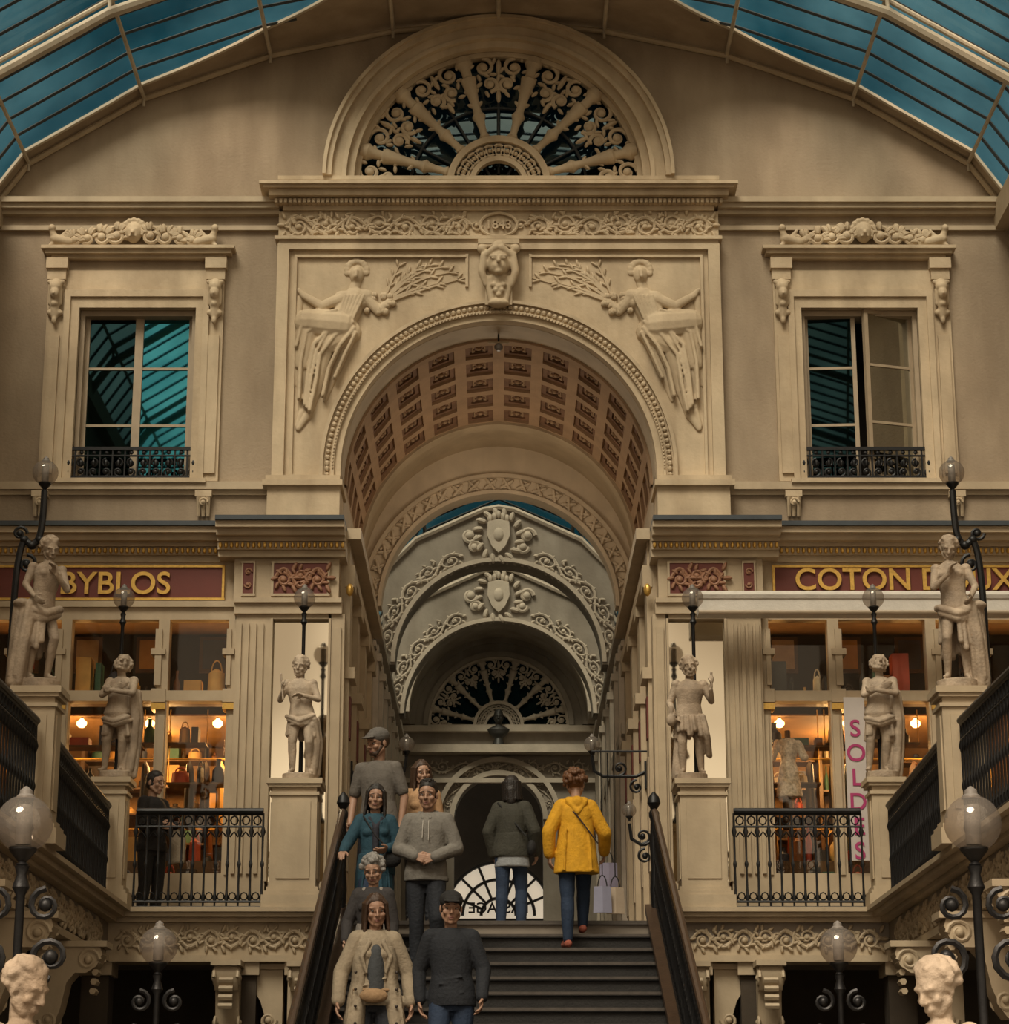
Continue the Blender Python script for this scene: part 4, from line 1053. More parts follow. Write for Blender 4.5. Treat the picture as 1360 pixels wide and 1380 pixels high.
for s in(-1,1):
    pedestal(s*PXc,.15,.44); pedestal(s*XL,.0,.28); pedestal(s*(XM+.03),-4.3,.30); pedestal(s*(XM+.03),-8.6,.30)
    railing('iron_railing',(s*2.28,.1,0),(s*(XL-.22),.1,0))
    railing('iron_railing',(s*XL,-.24,0),(s*XM,-4.06,0)); railing('iron_railing',(s*XM,-4.54,0),(s*XM,-8.36,0)); railing('iron_railing',(s*XM,-8.85,0),(s*XM,-13,0))
    railing('stair_railing',(s*(HS+.07),-.14,.05),(s*(HS+.07),-TR*25,-RI*25+.05),.86,True)
    nw=MB(); lathe(nw,(s*(HS+.07),-.02,-.12),[(.07,0),(.07,.08),(.04,.12),(.05,.3),(.035,.5),(.05,.75),(.03,.95),(.05,1.0),(.05,1.04),(.03,1.07),(.065,1.13),(.05,1.19),(.01,1.24)],IRON,12); nw.build('iron_newel_post')
# ================================================================= LAMPS
def globe(mb,x,y,z,r):
    ell(mb,(x,y,z),(r,r,r),LAMPG,None,28,18)
    lathe(mb,(x,y,z-r*.75),[(r*.28,0),(r*.28,r*1.30),(r*.24,r*1.4)],FROST,14)
    lathe(mb,(x,y,z+r*.88),[(r*.34,0),(r*.32,r*.10),(r*.24,r*.16),(r*.22,r*.30),(r*.14,r*.36),(r*.05,r*.44)],FROST,14)
    lathe(mb,(x,y,z-r*1.55),[(r*.16,0),(r*.22,r*.1),(r*.14,r*.2),(r*.36,r*.45),(r*.50,r*.62),(r*.50,r*.72),(r*.40,r*.74)],IRON,14)
def lamp_post(x,y,zb,zg,r=.108,dx=0,curl=0):
    mb=MB()
    if dx==0:
        lathe(mb,(x,y,zb),[(.06,0),(.06,.04),(.03,.08),(.022,.15),(.018,(zg-zb)*.5),(.028,(zg-zb)*.52),(.018,(zg-zb)*.55),(.018,zg-zb-.28),(.035,zg-zb-.25),(.02,zg-zb-.2),(.03,zg-zb-r*1.5)],IRON,10)
    else:
        h=zg-zb
        pts=[(x,y,zb),(x,y,zb+h*.35),(x+dx*.05,y,zb+h*.58),(x+dx*.25,y,zb+h*.70),(x+dx*.62,y,zb+h*.66),(x+dx*.92,y,zb+h*.70),(x+dx,y,zb+h*.80),(x+dx,y,zg-r*1.5)]
        for _ in range(2):
            q_=[pts[0]]
            for a,b in zip(pts,pts[1:]): q_+= [tuple(a[i]*.75+b[i]*.25 for i in range(3)),tuple(a[i]*.25+b[i]*.75 for i in range(3))]
            pts=q_+[pts[-1]]
        tube(mb,pts,.028,IRON,8)
        spiral(mb,x+dx*.45,zb+h*.58,.08,pi/2,1.4,-1 if dx>0 else 1,y,.018,IRON); spiral(mb,x+dx*.1,zb+h*.72,.06,0,1.4,1 if dx>0 else -1,y,.016,IRON)
        for k in(.3,.62,.92): ell(mb,(x+dx*k,y,zb+h*(.69 if k!=.62 else .665)),(.04,.04,.035),IRON)
        lathe(mb,(x,y,zb),[(.06,0),(.05,.05),(.03,.1),(.024,.3)],IRON,10)
    globe(mb,x+dx,y,zg,r)
    if curl:
        for sgn in(-1,1):
            spiral(mb,x+sgn*.10,zg-r*1.6-.14,.065,pi/2,1.5,sgn,y,.014,IRON); spiral(mb,x+sgn*.13,zg-r*1.6-.34,.085,-pi/2,1.5,-sgn,y,.016,IRON)
    return mb.build('globe_street_lamp')
HP=1.24
for s in(-1,1):
    lamp_post(s*1.95,.33,HP,PZ(806,.33)); lamp_post(s*(XL-.0),.11,HP,PZ(806,.11))
for s in(-1,1):
    yy=-4.3; xg=abs(PX(55,637,yy)); xp=xg+.19
    lamp_post(s*xp,yy+.14,HP,PZ(637,yy+.14),.105,-s*.20)
YN=-13.3
for s in(-1,1):
    xn=abs(PX(33,1110,YN)); zn=PZ(1110,YN); mid=-8.6; xm=abs(PX(214,1275,mid)); zm=PZ(1275,mid)
    for (xx,yy,zz) in((xn,YN,zn),(xm,mid,zm)):
        lamp_post(s*xx,yy,-3.05,zz,.112,curl=1)
        pb=MB(); yc=yy-.30
        for e_,z0,z1 in((.05,-4.45,-4.3),(0,-4.3,-3.15),(.05,-3.15,-3.05)): box(pb,s*xx-.22-e_,s*xx+.22+e_,yc-.45-e_,yc+.45+e_,z0,z1,TRIM)
        pb.build('newel_pedestal')
for s,u,v,y in((-1,548,1003,3.2),(1,798,1003,3.2),(1,848,1092,1.9)):
    x=PX(u,v,y); z=PZ(v,y); mb=MB(); xw=s*XP
    globe(mb,x,y,z,.09 if y>3 else .075)
    tube(mb,[(xw,y,z-.30),(xw-s*.12,y,z-.36),(x+s*.12,y,z-.36),(x+s*.02,y,z-.30),(x,y,z-.14)],.02,IRON,6)
    spiral(mb,(x+xw)/2,z-.27,.08,-pi/2,1.4,s,y,.016,IRON); spiral(mb,xw-s*.12,z-.48,.08,pi/2,1.4,s,y,.016,IRON)
    box(mb,xw-s*.03,xw,y-.06,y+.06,z-.5,z-.2,IRON)
    mb.build('wall_lamp')
# small lantern hanging from the crown of the vault, just behind the keystone
lm=MB(); ly=YF+.3; lzv=zS+rA
tube(lm,[(0,ly,lzv),(0,ly,lzv-.10)],.012,IRON,5); tube(lm,[(-.12,ly,lzv-.10),(.12,ly,lzv-.10)],.014,TRIM,6)
lathe(lm,(0,ly,lzv-.2),[(.02,0),(.045,.02),(.05,.06),(.02,.09)],FROST,10)
lm.build('hanging_lantern')
for yy,en in((3.6,14),(5.2,22)):
    li=bpy.data.lights.new('vault_fill_light','POINT'); li.energy=en; li.color=(1,.80,.56); li.shadow_soft_size=.3  # added fill lights to brighten vault and rear arch, no visible fixture
    o=bpy.data.objects.new('vault_fill_light',li); o.location=(0,yy,zS+.3); bpy.context.scene.collection.objects.link(o)
# ================================================================= STATUES
def base_plate(): return [('l',[(V(0,0,-.07),.235,.215),(V(0,0,.03),.235,.215),(V(0,0,.035),.2,.19)])]
def drape(zc,rx,ry,n=16,ln=.4,seed=1,c=(0,0),gap=None):
    rnd=random.Random(seed); out=[('l',[(V(c[0],c[1],zc-.06),rx,ry),(V(c[0],c[1],zc),rx*1.02,ry*1.05),(V(c[0],c[1],zc+.05),rx*.93,ry*.95)])]
    for i in range(n):
        a=2*pi*i/n+rnd.uniform(-.1,.1)
        if gap and gap[0]<a%(2*pi)<gap[1]: continue
        l=ln*rnd.uniform(.7,1.2)
        out.append(('c',V(c[0]+rx*.95*cos(a),c[1]+ry*.95*sin(a),zc+.03),V(c[0]+rx*1.1*cos(a+.1),c[1]+ry*1.15*sin(a+.1),zc-l),.028,.032))
        out.append(('c',V(c[0]+rx*.8*cos(a+.2),c[1]+ry*.8*sin(a+.2),zc+.0),V(c[0]+rx*.9*cos(a+.2),c[1]+ry*.95*sin(a+.2),zc-l*.95),.04,.045))
    return out
def swag(pts,r,n=4,spread=.025,seed=2):
    rnd=random.Random(seed); out=[]
    for k in range(n):
        o=V(rnd.uniform(-spread,spread),rnd.uniform(-spread,spread),rnd.uniform(-spread,spread)*1.5)
        for a,b in zip(pts,pts[1:]): out.append(('c',V(*a)+o,V(*b)+o,r,r))
    return out
def statue(name,loc,H,yaw,o,hk=1.3,mirror=False):
    o=dict(o); o['nude']=True; o['hk']=hk; o['hsc']=1.15
    g=body(o)['stone']+base_plate(); tot=1.46+.235*hk
    sc=(H)/(tot)
    vs,fs=remeshed(g,.0095,1)
    mb=MB(); M=Matrix.Rotation(radians(yaw),3,'Z'); lo=Vector((loc[0],loc[1],loc[2]+.07*sc))
    if mirror: vs=[Vector((-v.x,v.y,v.z)) for v in vs]
    mb.add([M@(v*sc)+lo for v in vs],fs,STAT)
    return mb.build(name,None,True,mirror)
HS_=1.18
A=dict(hair='curlstone',th=1.22,hip=(.035,0,0),chest=(-.01,0,0),head=(-10,5,6),
 J=dict(sha=(-.20,0,1.38),ela=(-.29,-.03,1.13),wra=(-.24,-.18,1.23),shb=(.18,0,1.38),elb=(.27,-.06,1.13),wrb=(.07,-.20,1.16),kna=(-.10,-.03,.50),knb=(.15,-.10,.50),ana=(-.09,.0,.10),anb=(.16,.06,.10)),
 hda=(-.1,-.4,1),hdb=(-1,-.1,.2),
 x=drape(.80,.19,.16,12,.20,3,(.03,0),(3.4,5.4))+swag([(.20,-.05,.82),(.25,.02,.5),(.22,.06,.12)],.05,7,.05)+swag([(-.16,-.06,.86),(0,-.16,.78),(.20,-.08,.88)],.035,4,.03)
  +[('c',V(.18,.1,.02),V(.16,.1,.75),.10,.07),('c',V(-.23,-.22,1.10),V(-.27,-.22,1.48),.016,.016)])
statue('cherub_statue',(-1.95,.09,HP),HS_,0,A,1.3)
B=dict(hair='curlstone',th=1.32,hip=(-.02,0,0),head=(0,0,-4),
 J=dict(sha=(-.20,0,1.38),shb=(.20,0,1.38),ela=(-.30,.03,1.10),wra=(-.25,-.10,.93),elb=(.32,.0,1.13),wrb=(.30,-.17,1.27),kna=(-.13,-.05,.50),knb=(.12,-.02,.50),ana=(-.12,.02,.10),anb=(.15,.03,.10)),
 hda=(.2,-.3,-1),hdb=(.1,-.2,1),
 x=drape(.84,.20,.18,18,.22,5)+swag([(.17,-.12,.86),(.22,-.13,.6),(.25,-.02,.35)],.04,5,.03)+[('c',V(-.20,.08,.02),V(-.17,.08,.6),.09,.07),
  ('e',V(-.29,-.13,.82),(.075,.075,.095)),('c',V(-.29,-.13,.9),V(-.29,-.13,1.0),.035,.04),('e',V(.31,-.2,1.42),(.035,.035,.07)),('c',V(.31,-.19,1.3),V(.31,-.2,1.52),.02,.02)])
statue('cherub_statue',(1.88,.09,HP),HS_,0,B,1.38)
C=dict(hair='curlstone',th=1.28,hip=(-.02,0,0),chest=(.03,.02,0),head=(20,-30,16),
 J=dict(ela=(-.20,-.16,1.16),wra=(.06,-.23,1.25),elb=(.27,-.15,1.17),wrb=(-.02,-.27,1.20),kna=(-.14,-.05,.50),knb=(.09,-.01,.50),ana=(-.18,.02,.10),anb=(.06,.05,.10)),
 hda=(1,-.2,.3),hdb=(-1,0,.3),hna=(0,1,.2),hnb=(0,1,.2),
 x=drape(.76,.19,.17,12,.22,8,(0,0),(3.6,5.6))+swag([(.23,0,1.2),(.27,.04,.8),(.24,.06,.4),(.20,.04,.05)],.055,7,.05)+swag([(-.17,-.1,.80),(0,-.18,.74),(.19,-.1,.82)],.035,4,.03)+[('c',V(.1,.12,.02),V(.1,.1,.8),.12,.08)])
statue('cherub_statue',(-XL+.02,-.05,HP),HS_,-12,C,1.38); statue('cherub_statue',(XL-.02,-.05,HP),HS_,-12,C,1.38)
D=dict(hair='curlstone',th=1.10,hip=(.03,.02,0),chest=(-.01,-.03,0),head=(6,24,4),
 J=dict(sha=(-.17,-.06,1.37),shb=(.17,0,1.37),ela=(-.20,-.16,1.12),wra=(-.02,-.22,1.26),elb=(.27,-.02,1.14),wrb=(.22,-.16,.98),kna=(-.08,-.14,.52),knb=(.11,.0,.50),ana=(-.10,.03,.11),anb=(.12,.06,.10)),
 hda=(.4,-.1,1),hdb=(-.1,-.6,-.5),
 x=swag([(-.14,-.10,.86),(.05,-.16,.78),(.20,-.05,.84)],.045,6,.04)+swag([(.2,-.04,.9),(.26,-.02,.5),(.28,.04,.05)],.055,8,.05)+drape(.80,.17,.15,14,.42,11,(.02,.02),(3.3,4.7))+[('c',V(.26,.10,.0),V(.27,.08,.86),.12,.085),('e',V(.27,.02,.92),(.12,.10,.06))])
for s in(-1,1):
    statue('youth_statue',(s*(XM+.03),-4.34,HP),1.18,(40 if s<0 else -15),D,1.15,mirror=(s<0))
E=dict(hair='curlstone',th=1.05,head=(0,22,0),J=dict(ela=(-.22,-.05,1.12),wra=(-.05,-.2,1.1),elb=(.24,.0,1.12),wrb=(.22,-.12,.9)),x=drape(.85,.18,.16,16,.5,4))
for s in(-1,1):
    yy=-13.85; xs=abs(PX(24 if s<0 else 1272,1330,yy)); zt=PZ(1290,yy)
    statue('youth_statue',(s*xs,yy+.1,-3.05),zt+3.05-.07,(62 if s<0 else -52),E,1.15)
# ================================================================= PEOPLE
SK=mat('skin',(.40,.24,.165),.55,.06,20,.03); SK2=mat('skin_tan',(.34,.195,.13),.55,.06,20,.03)
EY=mat('eye_white',(.34,.30,.26),.3,0,5,0); IR=mat('iris_brow_dark',(.03,.018,.012),.5,0,5,0); LP=mat('lips',(.27,.12,.095),.5,0,5,0)
def cloth(n,c): return mat(n,c,.85,.14,12,.35,bscale=45)
HB=mat('hair_black',(.014,.010,.008),.55,.3,60,.3,bscale=90); HBR=mat('hair_brown',(.05,.025,.013),.55,.3,60,.3,bscale=90); HG=mat('hair_grey',(.24,.225,.21),.7,.3,60,.4,bscale=90); HA=mat('hair_auburn',(.11,.045,.017),.55,.3,60,.3,bscale=90)
SHO=mat('shoe_dark',(.03,.025,.022),.5,.2,10,.1)
def stair_spot(vt,H):
    best=None
    for i in range(0,20):
        y=.22 if i==0 else -TR*i+.20; z=-.12-RI*i
        v=proj_v(y,z+H)
        if best is None or abs(v-vt)<best[0]: best=(abs(v-vt),i,y,z,v)
    return best
def person(name,u,vt,H,yaw,o,cols,spot=None,hat=None,extras=None):
    if spot: y,z=spot
    else:
        b=stair_spot(vt,H); y,z=b[2],b[3]
    zt=PZ(vt,y); H2=max(H*.94,min(H*1.06,zt-z))
    x=PX(u,vt+40,y)
    g=body(o); Hf=g.pop('_H'); J=g.pop('_J')
    skin=cols.get('skin',SK)
    groups=[(g['skin'],skin,.0048,2),(g['top'],cols['top'],.0085,2,.007),(g['bottom'],cols['bottom'],.009,2,.006),(g['shoe'],cols.get('shoe',SHO),.008,1),
            (g['eyes'],EY,0,0),(g['iris'],IR,0,0),(g['lips'],LP,0,0)]
    if hat is not None:
        groups.append((Hf([('e',(0,.026,.02),(.080,.088,.075))]),cols['hair'],.007,1))
        groups.append((Hf([('e',(0,.014,.062),(.088,.102,.076)),('e',(0,-.095,.060),(.062,.066,.009)),('c',(-.03,-.07,.068),(.03,-.07,.068),.025,.025)]),hat,.006,1))
    else: groups.append((g['hair'],cols['hair'],.006,1))
    if extras:
        for pr,m,vx in extras(Hf,J): groups.append((pr,m,vx,1,.006 if vx>=.0095 else 0))
    return make_fig(name,(x,y,z),H2/1.72,yaw,groups)
JEAN=cloth('jeans_blue',(.014,.028,.06)); JD=cloth('jeans_dark',(.012,.014,.02))
GT=cloth('tshirt_grey',(.12,.105,.09)); CAPG=cloth('cap_grey',(.11,.10,.09))
BK=cloth('bag_black',(.012,.011,.011))
person('man_in_grey_tshirt',510,974,1.80,-18,dict(hair='short',sleeve=.78,cl=.018,head=(-30,12,4),hip=(.015,0,0),J=dict(ela=(-.27,.02,1.11),wra=(-.25,-.10,.87),elb=(.27,.04,1.11),wrb=(.25,.0,.86),kna=(-.09,-.08,.5))),dict(top=GT,bottom=JD,hair=HBR,skin=SK2),spot=(.30,-.12),hat=CAPG,
  extras=lambda H,J:[(H([('e',(0,-.046,-.076),(.046,.040,.034)),('c',(-.05,-.01,-.03),(-.03,-.05,-.08),.022,.02),('c',(.05,-.01,-.03),(.03,-.05,-.08),.022,.02)]),HBR,.006)])
TAN=cloth('blouse_tan',(.42,.25,.13))
person('woman_in_tan_blouse',568,1026,1.62,8,dict(hair='long',fem=True,cl=.018,head=(12,10,-6)),dict(top=TAN,bottom=JD,hair=HBR),spot=(.62,-.12))
TEAL=cloth('jacket_teal',(.014,.052,.078)); NB=cloth('blouse_navy',(.02,.02,.03))
def scarf(H,J): return [([('c',V(-.055,-.075,1.38),V(0,-.12,1.28),.025,.025),('c',V(.055,-.075,1.38),V(0,-.12,1.28),.025,.025),('c',V(0,-.125,1.28),V(.0,-.14,1.0),.035,.03)],NB,.0094),
  ([('e',V(.15,-.15,.98),(.10,.05,.08))],BK,.009),([('c',V(-.12,-.085,1.40),V(.0,-.16,1.2),.008,.008),('c',V(.0,-.16,1.2),V(.15,-.16,1.05),.008,.008)],BK,0),
  ([('l',[(V(0,0,.66),.195,.145),(V(0,0,.9),.185,.142),(V(0,0,1.05),.158,.128)])]+[('c',V(a,-.138,.67),V(a*.8,-.134,.98),.012,.008) for a in(-.13,-.05,.06,.14)]+[('c',V(sx*.09,.0,1.42),V(sx*.05,-.10,1.34),.022,.02) for sx in(-1,1)],TEAL,.0102)]
person('woman_in_teal_jacket',506,1058,1.64,6,dict(hair='long',fem=True,cl=.022,head=(-4,6,3),hip=(.015,0,0),hdb=(-.6,-.4,-.3),hda=(-.2,-.9,-.3),hna=(0,0,-1),J=dict(ela=(-.31,-.05,1.13),wra=(-.36,-.26,1.03),elb=(.26,-.0,1.12),wrb=(.13,-.20,1.08),kna=(-.09,-.14,.52))),dict(top=TEAL,bottom=JEAN,hair=HB,skin=SK2),extras=scarf)
HOOD=cloth('hoodie_grey',(.17,.155,.135)); CW=cloth('cord_white',(.42,.39,.35))
person('man_in_grey_hoodie',577,1053,1.74,-6,dict(hair='short',cl=.027,curl=.8,hem=.84,head=(-3,8,0),hip=(-.015,0,0),J=dict(ela=(-.29,-.0,1.12),wra=(-.09,-.20,1.03),elb=(.29,-.0,1.12),wrb=(.09,-.20,1.02),knb=(.095,-.10,.51)),hda=(1,-.3,-.3),hdb=(-1,-.3,-.3),hna=(0,1,-.1),hnb=(0,1,-.1)),dict(top=HOOD,bottom=JD,hair=HB,skin=SK2),
  extras=lambda H,J:[([('c',V(-.075,.02,1.435),V(-.03,-.095,1.375),.028,.022),('c',V(.075,.02,1.435),V(.03,-.095,1.375),.028,.022),('e',V(0,.075,1.42),(.09,.055,.065)),('l',[(V(0,0,.835),.188,.138),(V(0,0,.875),.188,.138)]),('l',[(V(0,-.03,.93),.125,.125),(V(0,-.03,1.03),.095,.118)])],HOOD,.0099),
   ([('c',V(-.025,-.135,1.35),V(-.03,-.150,1.2),.005,.005),('c',V(.025,-.135,1.35),V(.025,-.150,1.18),.005,.005)],CW,0)])
CO5=cloth('coat_dark',(.035,.03,.03)); SC5=cloth('scarf_pale',(.24,.21,.185))
person('woman_with_grey_curly_hair',503,1156,1.58,-8,dict(hair='curly',fem=True,cl=.022,head=(4,20,-4),J=dict(ela=(-.27,-.03,1.11),wra=(-.26,-.16,.92),kna=(-.1,-.1,.5))),dict(top=CO5,bottom=JD,hair=HG),
  extras=lambda H,J:[([('c',V(-.08,-.02,1.41),V(-.04,-.12,1.2),.032,.035),('c',V(.08,-.02,1.41),V(.05,-.12,1.15),.032,.035),('l',[(V(0,0,.62),.19,.15),(V(0,0,.9),.185,.14),(V(0,0,1.1),.155,.12)])],SC5,.011)])
TR_=cloth('trench_beige',(.29,.235,.165)); TOPD=cloth('print_top_dark',(.05,.055,.06)); BAGT=cloth('belt_bag_tan',(.30,.19,.10)); BTN=mat('button_dark',(.03,.02,.015),.4,0,5,0)
def trench(H,J):
    A=[]
    for sx in(-1,1):
        sh=J['sha' if sx<0 else 'shb']
        A+=[('l',[(V(sx*.175,-.01,.56),.095,.19),(V(sx*.155,-.01,.75),.090,.172),(V(sx*.135,0,.92),.080,.150),(V(sx*.118,0,1.05),.066,.135),(V(sx*.116,0,1.2),.066,.138),(V(sx*.100,0,1.31),.058,.122)]),
         ('c',V(sx*.062,-.01,1.43),V(sx*.055,-.115,1.33),.022,.022),('c',V(sx*.055,-.12,1.33),V(sx*.115,-.14,1.22),.022,.018),('c',V(sx*.115,-.145,1.22),V(sx*.075,-.145,1.10),.018,.012),
         ('c',sh+V(sx*.01,0,.035),sh+V(-sx*.06,0,.055),.020,.016)]+[('c',V(sx*a,-.165,.6),V(sx*a*.8,-.14,.98),.012,.008) for a in(.14,.19,.23)]
    A+=[('l',[(V(0,.07,.56),.2,.10),(V(0,.06,.9),.18,.08),(V(0,.06,1.3),.14,.06)]),('c',J['ela'].lerp(J['wra'],.82),J['ela'].lerp(J['wra'],.92),.056,.056),('c',J['elb'].lerp(J['wrb'],.82),J['elb'].lerp(J['wrb'],.92),.056,.056)]
    return [(A,TR_,.0101),([('l',[(V(0,-.075,.88),.085,.075),(V(0,-.075,1.0),.080,.078),(V(0,-.078,1.15),.075,.082),(V(0,-.072,1.28),.062,.078),(V(0,-.045,1.37),.042,.055)])],TOPD,.0094),
      ([('e',V(-.02,-.185,.92),(.115,.045,.058)),('c',V(-.17,-.13,.97),V(.17,-.13,.97),.012,.012)],BAGT,.009),
      ([('e',V(sx*.16,-.172-.005*k,1.10-.13*k),(.012,.01,.012)) for sx in(-1,1) for k in range(4)],BTN,0)]
person('woman_in_trench_coat',506,1206,1.66,7,dict(hair='long',fem=True,cl=.026,head=(4,12,-4),hip=(-.01,0,0),J=dict(ela=(-.30,-.0,1.11),wra=(-.33,-.09,.87),elb=(.30,.03,1.11),wrb=(.32,-.03,.87),knb=(.1,-.14,.5))),dict(top=TR_,bottom=JD,hair=HBR,skin=SK2),extras=trench)
NAVY=cloth('sweater_navy',(.010,.012,.017))
person('man_in_navy_sweater',608,1203,1.74,-2,dict(hair='short',cl=.024,hem=.84,head=(6,8,2),hip=(.01,0,0),J=dict(ela=(-.29,.04,1.12),elb=(.29,.0,1.12),wra=(-.27,-.02,.88),wrb=(.28,-.12,.89),kna=(-.1,-.14,.52))),dict(top=NAVY,bottom=JEAN,hair=HB,skin=SK2),hat=BK,
  extras=lambda H,J:[([('l',[(V(0,.0,1.40),.072,.07),(V(0,.0,1.445),.062,.062)])],NAVY,.009)])
OL=cloth('jacket_olive',(.038,.036,.026)); WHS=cloth('shirt_pale',(.26,.27,.28))
person('woman_in_olive_jacket',690,1046,1.62,172,dict(hair='bob',fem=True,cl=.034,head=(-4,0,3),hip=(.012,0,0),J=dict(ela=(-.28,.03,1.12),elb=(.28,.03,1.12),wra=(-.28,-.10,.90),kna=(-.09,-.08,.5),knb=(.10,.03,.5),anb=(.1,.14,.12))),dict(top=OL,bottom=JEAN,hair=HB),spot=(1.5,-.12),
  extras=lambda H,J:[([('l',[(V(0,0,.84),.195,.15),(V(0,0,.95),.195,.15),(V(0,0,1.1),.172,.14)])],OL,.011),([('l',[(V(0,0,.74),.19,.14),(V(0,0,.9),.18,.13)])],WHS,.01),([('c',V(.14,.07,1.42),V(-.17,.16,1.05),.01,.01),('e',V(-.22,.05,.93),(.05,.08,.09))],BK,0)])
YE_=cloth('raincoat_yellow',(.58,.29,.010)); SN=cloth('sneaker_red',(.3,.08,.05)); BST=cloth('bag_strap',(.03,.02,.02))
def yc(H,J): return [([('l',[(V(0,.01,.72),.225,.165),(V(0,0,.9),.206,.158),(V(0,0,1.1),.180,.145),(V(0,0,1.28),.168,.13)]),('c',V(-.08,.05,1.43),V(.08,.05,1.43),.035,.035),('c',V(-.075,.07,1.41),V(0,.125,1.30),.038,.03),('c',V(.075,.07,1.41),V(0,.125,1.30),.038,.03),('e',V(0,.085,1.40),(.07,.05,.07)),('c',V(-.075,.0,1.44),V(-.03,-.09,1.39),.026,.022),('c',V(.075,.0,1.44),V(.03,-.09,1.39),.026,.022)]+
    [('c',V(a,.153,.74),V(a*.8,.133,1.15),.011,.007) for a in(-.13,-.04,.06,.14)]+[('c',V(-.15,.13,.74),V(.15,.13,.74),.012,.012)],YE_,.0099),
    ([('c',V(.15,-.02,1.43),V(.02,.155,1.28),.007,.007),('c',V(.02,.155,1.28),V(-.19,.16,1.0),.007,.007)],BST,0)]
b0=(-TR*2+.12,-.12-RI*2+.005)
person('woman_in_yellow_raincoat',776,1040,1.68,186,dict(hair='curly',fem=True,cl=.032,head=(-10,4,3),fta=(-.01,-.15,-.055),ftb=(.02,-.15,-.055),hip=(.012,0,0),
  J=dict(ela=(-.32,.0,1.12),elb=(.31,.04,1.12),wra=(-.34,-.16,.95),wrb=(.30,.0,.90),kna=(-.09,-.16,.60),ana=(-.09,-.24,.262),knb=(.09,-.0,.50),anb=(.09,.02,.090))),dict(top=YE_,bottom=JEAN,hair=HA,shoe=SN),spot=b0,extras=yc)
person('woman_in_black_by_shop',207,1040,1.60,50,dict(hair='bun',fem=True,cl=.025,head=(10,8,0),J=dict(elb=(.22,-.06,1.12),wrb=(.13,-.28,1.12),ela=(-.22,-.06,1.12),wra=(-.13,-.26,1.10))),dict(top=cloth('cardigan_black',(.015,.013,.013)),bottom=cloth('trousers_black',(.012,.011,.011)),hair=HB),spot=(.95,-.12),
  extras=lambda H,J:[([('l',[(V(.16,-.24,.72),.05,.10),(V(.16,-.24,.95),.06,.11),(V(.14,-.26,1.12),.04,.08)])],TR_,.01)])
sbg=MB()
for i,(u,c) in enumerate(((812,(.22,.22,.30)),(830,(.34,.27,.2)),(822,(.2,.18,.25)))):
    m_=mat('bag_%d'%i,c,.7,.1,5,.1); x=PX(u,1200,2.6); z=PZ(1215 if i<2 else 1180,2.6)-.12
    loft(sbg,[(V(x,2.6+.1*i,z),.10,.05),(V(x,2.6+.1*i,z+.28),.09,.03)],m_,4); tube(sbg,[(x+.05*cos(a),2.6+.1*i,z+.26+.14*sin(a)) for a in[pi*k/8 for k in range(9)]],.007,IRON,5)
    tube(sbg,[(x,2.6+.1*i,z+.4),(x+.0,2.6+.1*i,2.0)],.006,IRON,4)
tube(sbg,[(PX(800,1200,2.6),2.7,2.0),(XP,2.7,2.0)],.012,IRON,6)
sbg.build('hanging_shopping_bags')
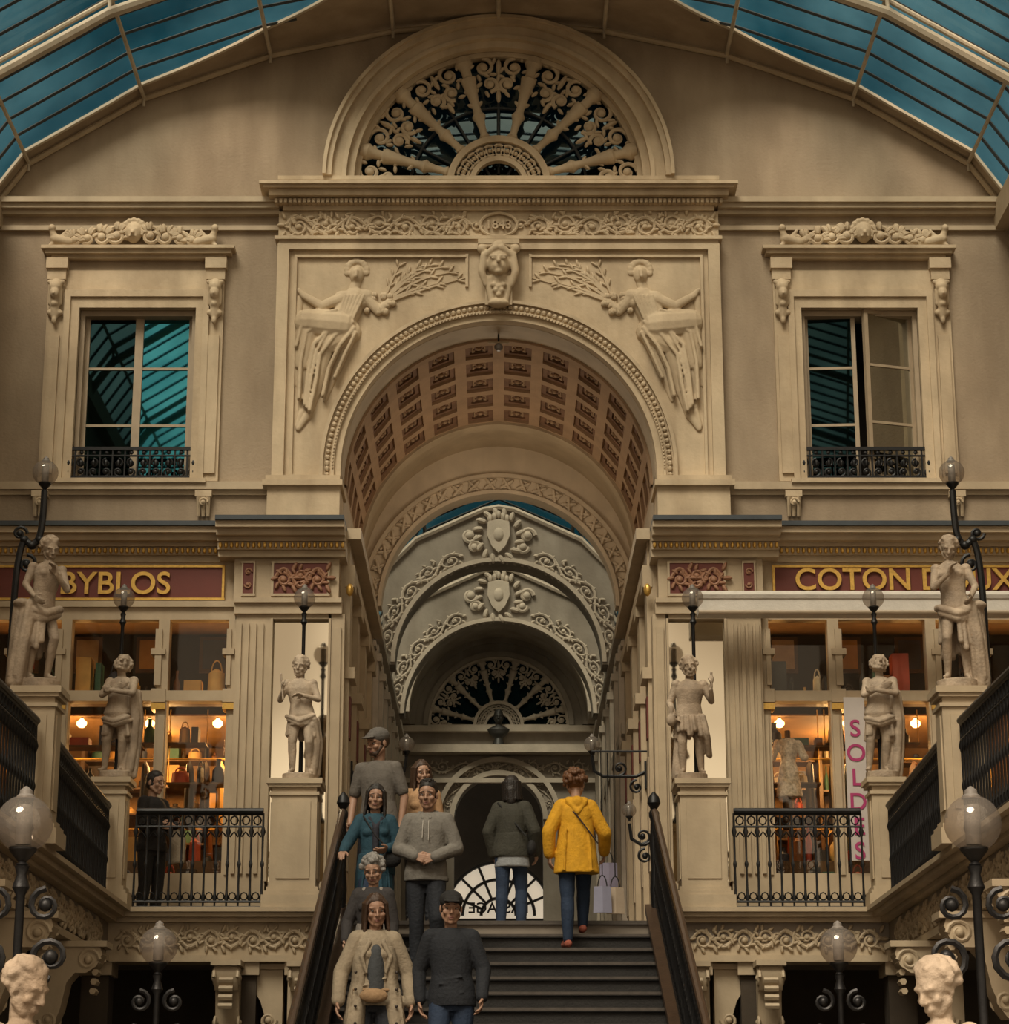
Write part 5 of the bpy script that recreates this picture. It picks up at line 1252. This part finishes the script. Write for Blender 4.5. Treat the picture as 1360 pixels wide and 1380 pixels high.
# ================================================================= LIGHT
sc=bpy.context.scene
w=bpy.data.worlds.new('world'); sc.world=w; w.use_nodes=True; nt=w.node_tree; N=nt.nodes; L=nt.links
bg=N['Background']; tc=N.new('ShaderNodeTexCoord'); sp=N.new('ShaderNodeSeparateXYZ'); L.new(tc.outputs['Generated'],sp.inputs[0])
mr=N.new('ShaderNodeMapRange'); mr.interpolation_type='SMOOTHSTEP'; mr.inputs['From Min'].default_value=.45; mr.inputs['From Max'].default_value=-.35
L.new(sp.outputs['Y'],mr.inputs['Value'])
nz=N.new('ShaderNodeTexNoise'); nz.inputs['Scale'].default_value=7; nz.inputs['Detail'].default_value=6; L.new(tc.outputs['Generated'],nz.inputs['Vector'])
cr=N.new('ShaderNodeValToRGB'); cr.color_ramp.elements[0].position=.38; cr.color_ramp.elements[1].position=.64
cr.color_ramp.elements[0].color=(.003,.038,.052,1); cr.color_ramp.elements[1].color=(.10,.205,.22,1); L.new(nz.outputs['Fac'],cr.inputs['Fac'])
cw=N.new('ShaderNodeValToRGB'); cw.color_ramp.elements[0].position=.40; cw.color_ramp.elements[1].position=.58
cw.color_ramp.elements[0].color=(.50,.385,.26,1); cw.color_ramp.elements[1].color=(1.22,.99,.71,1); L.new(nz.outputs['Fac'],cw.inputs['Fac'])
mx=N.new('ShaderNodeMixRGB'); L.new(mr.outputs[0],mx.inputs['Fac']); L.new(cr.outputs[0],mx.inputs['Color1']); L.new(cw.outputs[0],mx.inputs['Color2'])
mz=N.new('ShaderNodeMapRange'); mz.interpolation_type='SMOOTHSTEP'; mz.inputs['From Min'].default_value=-.45; mz.inputs['From Max'].default_value=.20; mz.inputs['To Min'].default_value=.05; L.new(sp.outputs['Z'],mz.inputs['Value'])
mm=N.new('ShaderNodeMixRGB'); mm.blend_type='MULTIPLY'; mm.inputs['Fac'].default_value=1; L.new(mx.outputs[0],mm.inputs['Color1']); L.new(mz.outputs[0],mm.inputs['Color2'])
L.new(mm.outputs[0],bg.inputs['Color']); bg.inputs['Strength'].default_value=1.2
su=bpy.data.lights.new('sun','SUN'); su.energy=4.4; su.angle=radians(26); su.color=(1,.84,.66)
so=bpy.data.objects.new('sun',su); sc.collection.objects.link(so); so.rotation_euler=Vector((.22,.60,-.77)).to_track_quat('-Z','Y').to_euler()
# ================================================================= CAMERA
ca=bpy.data.cameras.new('camera'); co=bpy.data.objects.new('camera',ca); sc.collection.objects.link(co); sc.camera=co
ca.sensor_fit='HORIZONTAL'; ca.sensor_width=36; ca.lens=F/1360*36; ca.shift_x=8/1360
co.location=(0,CY,CZ); co.rotation_euler=(pi/2+TH,0,0); ca.clip_end=300
sc.view_settings.view_transform='Standard'
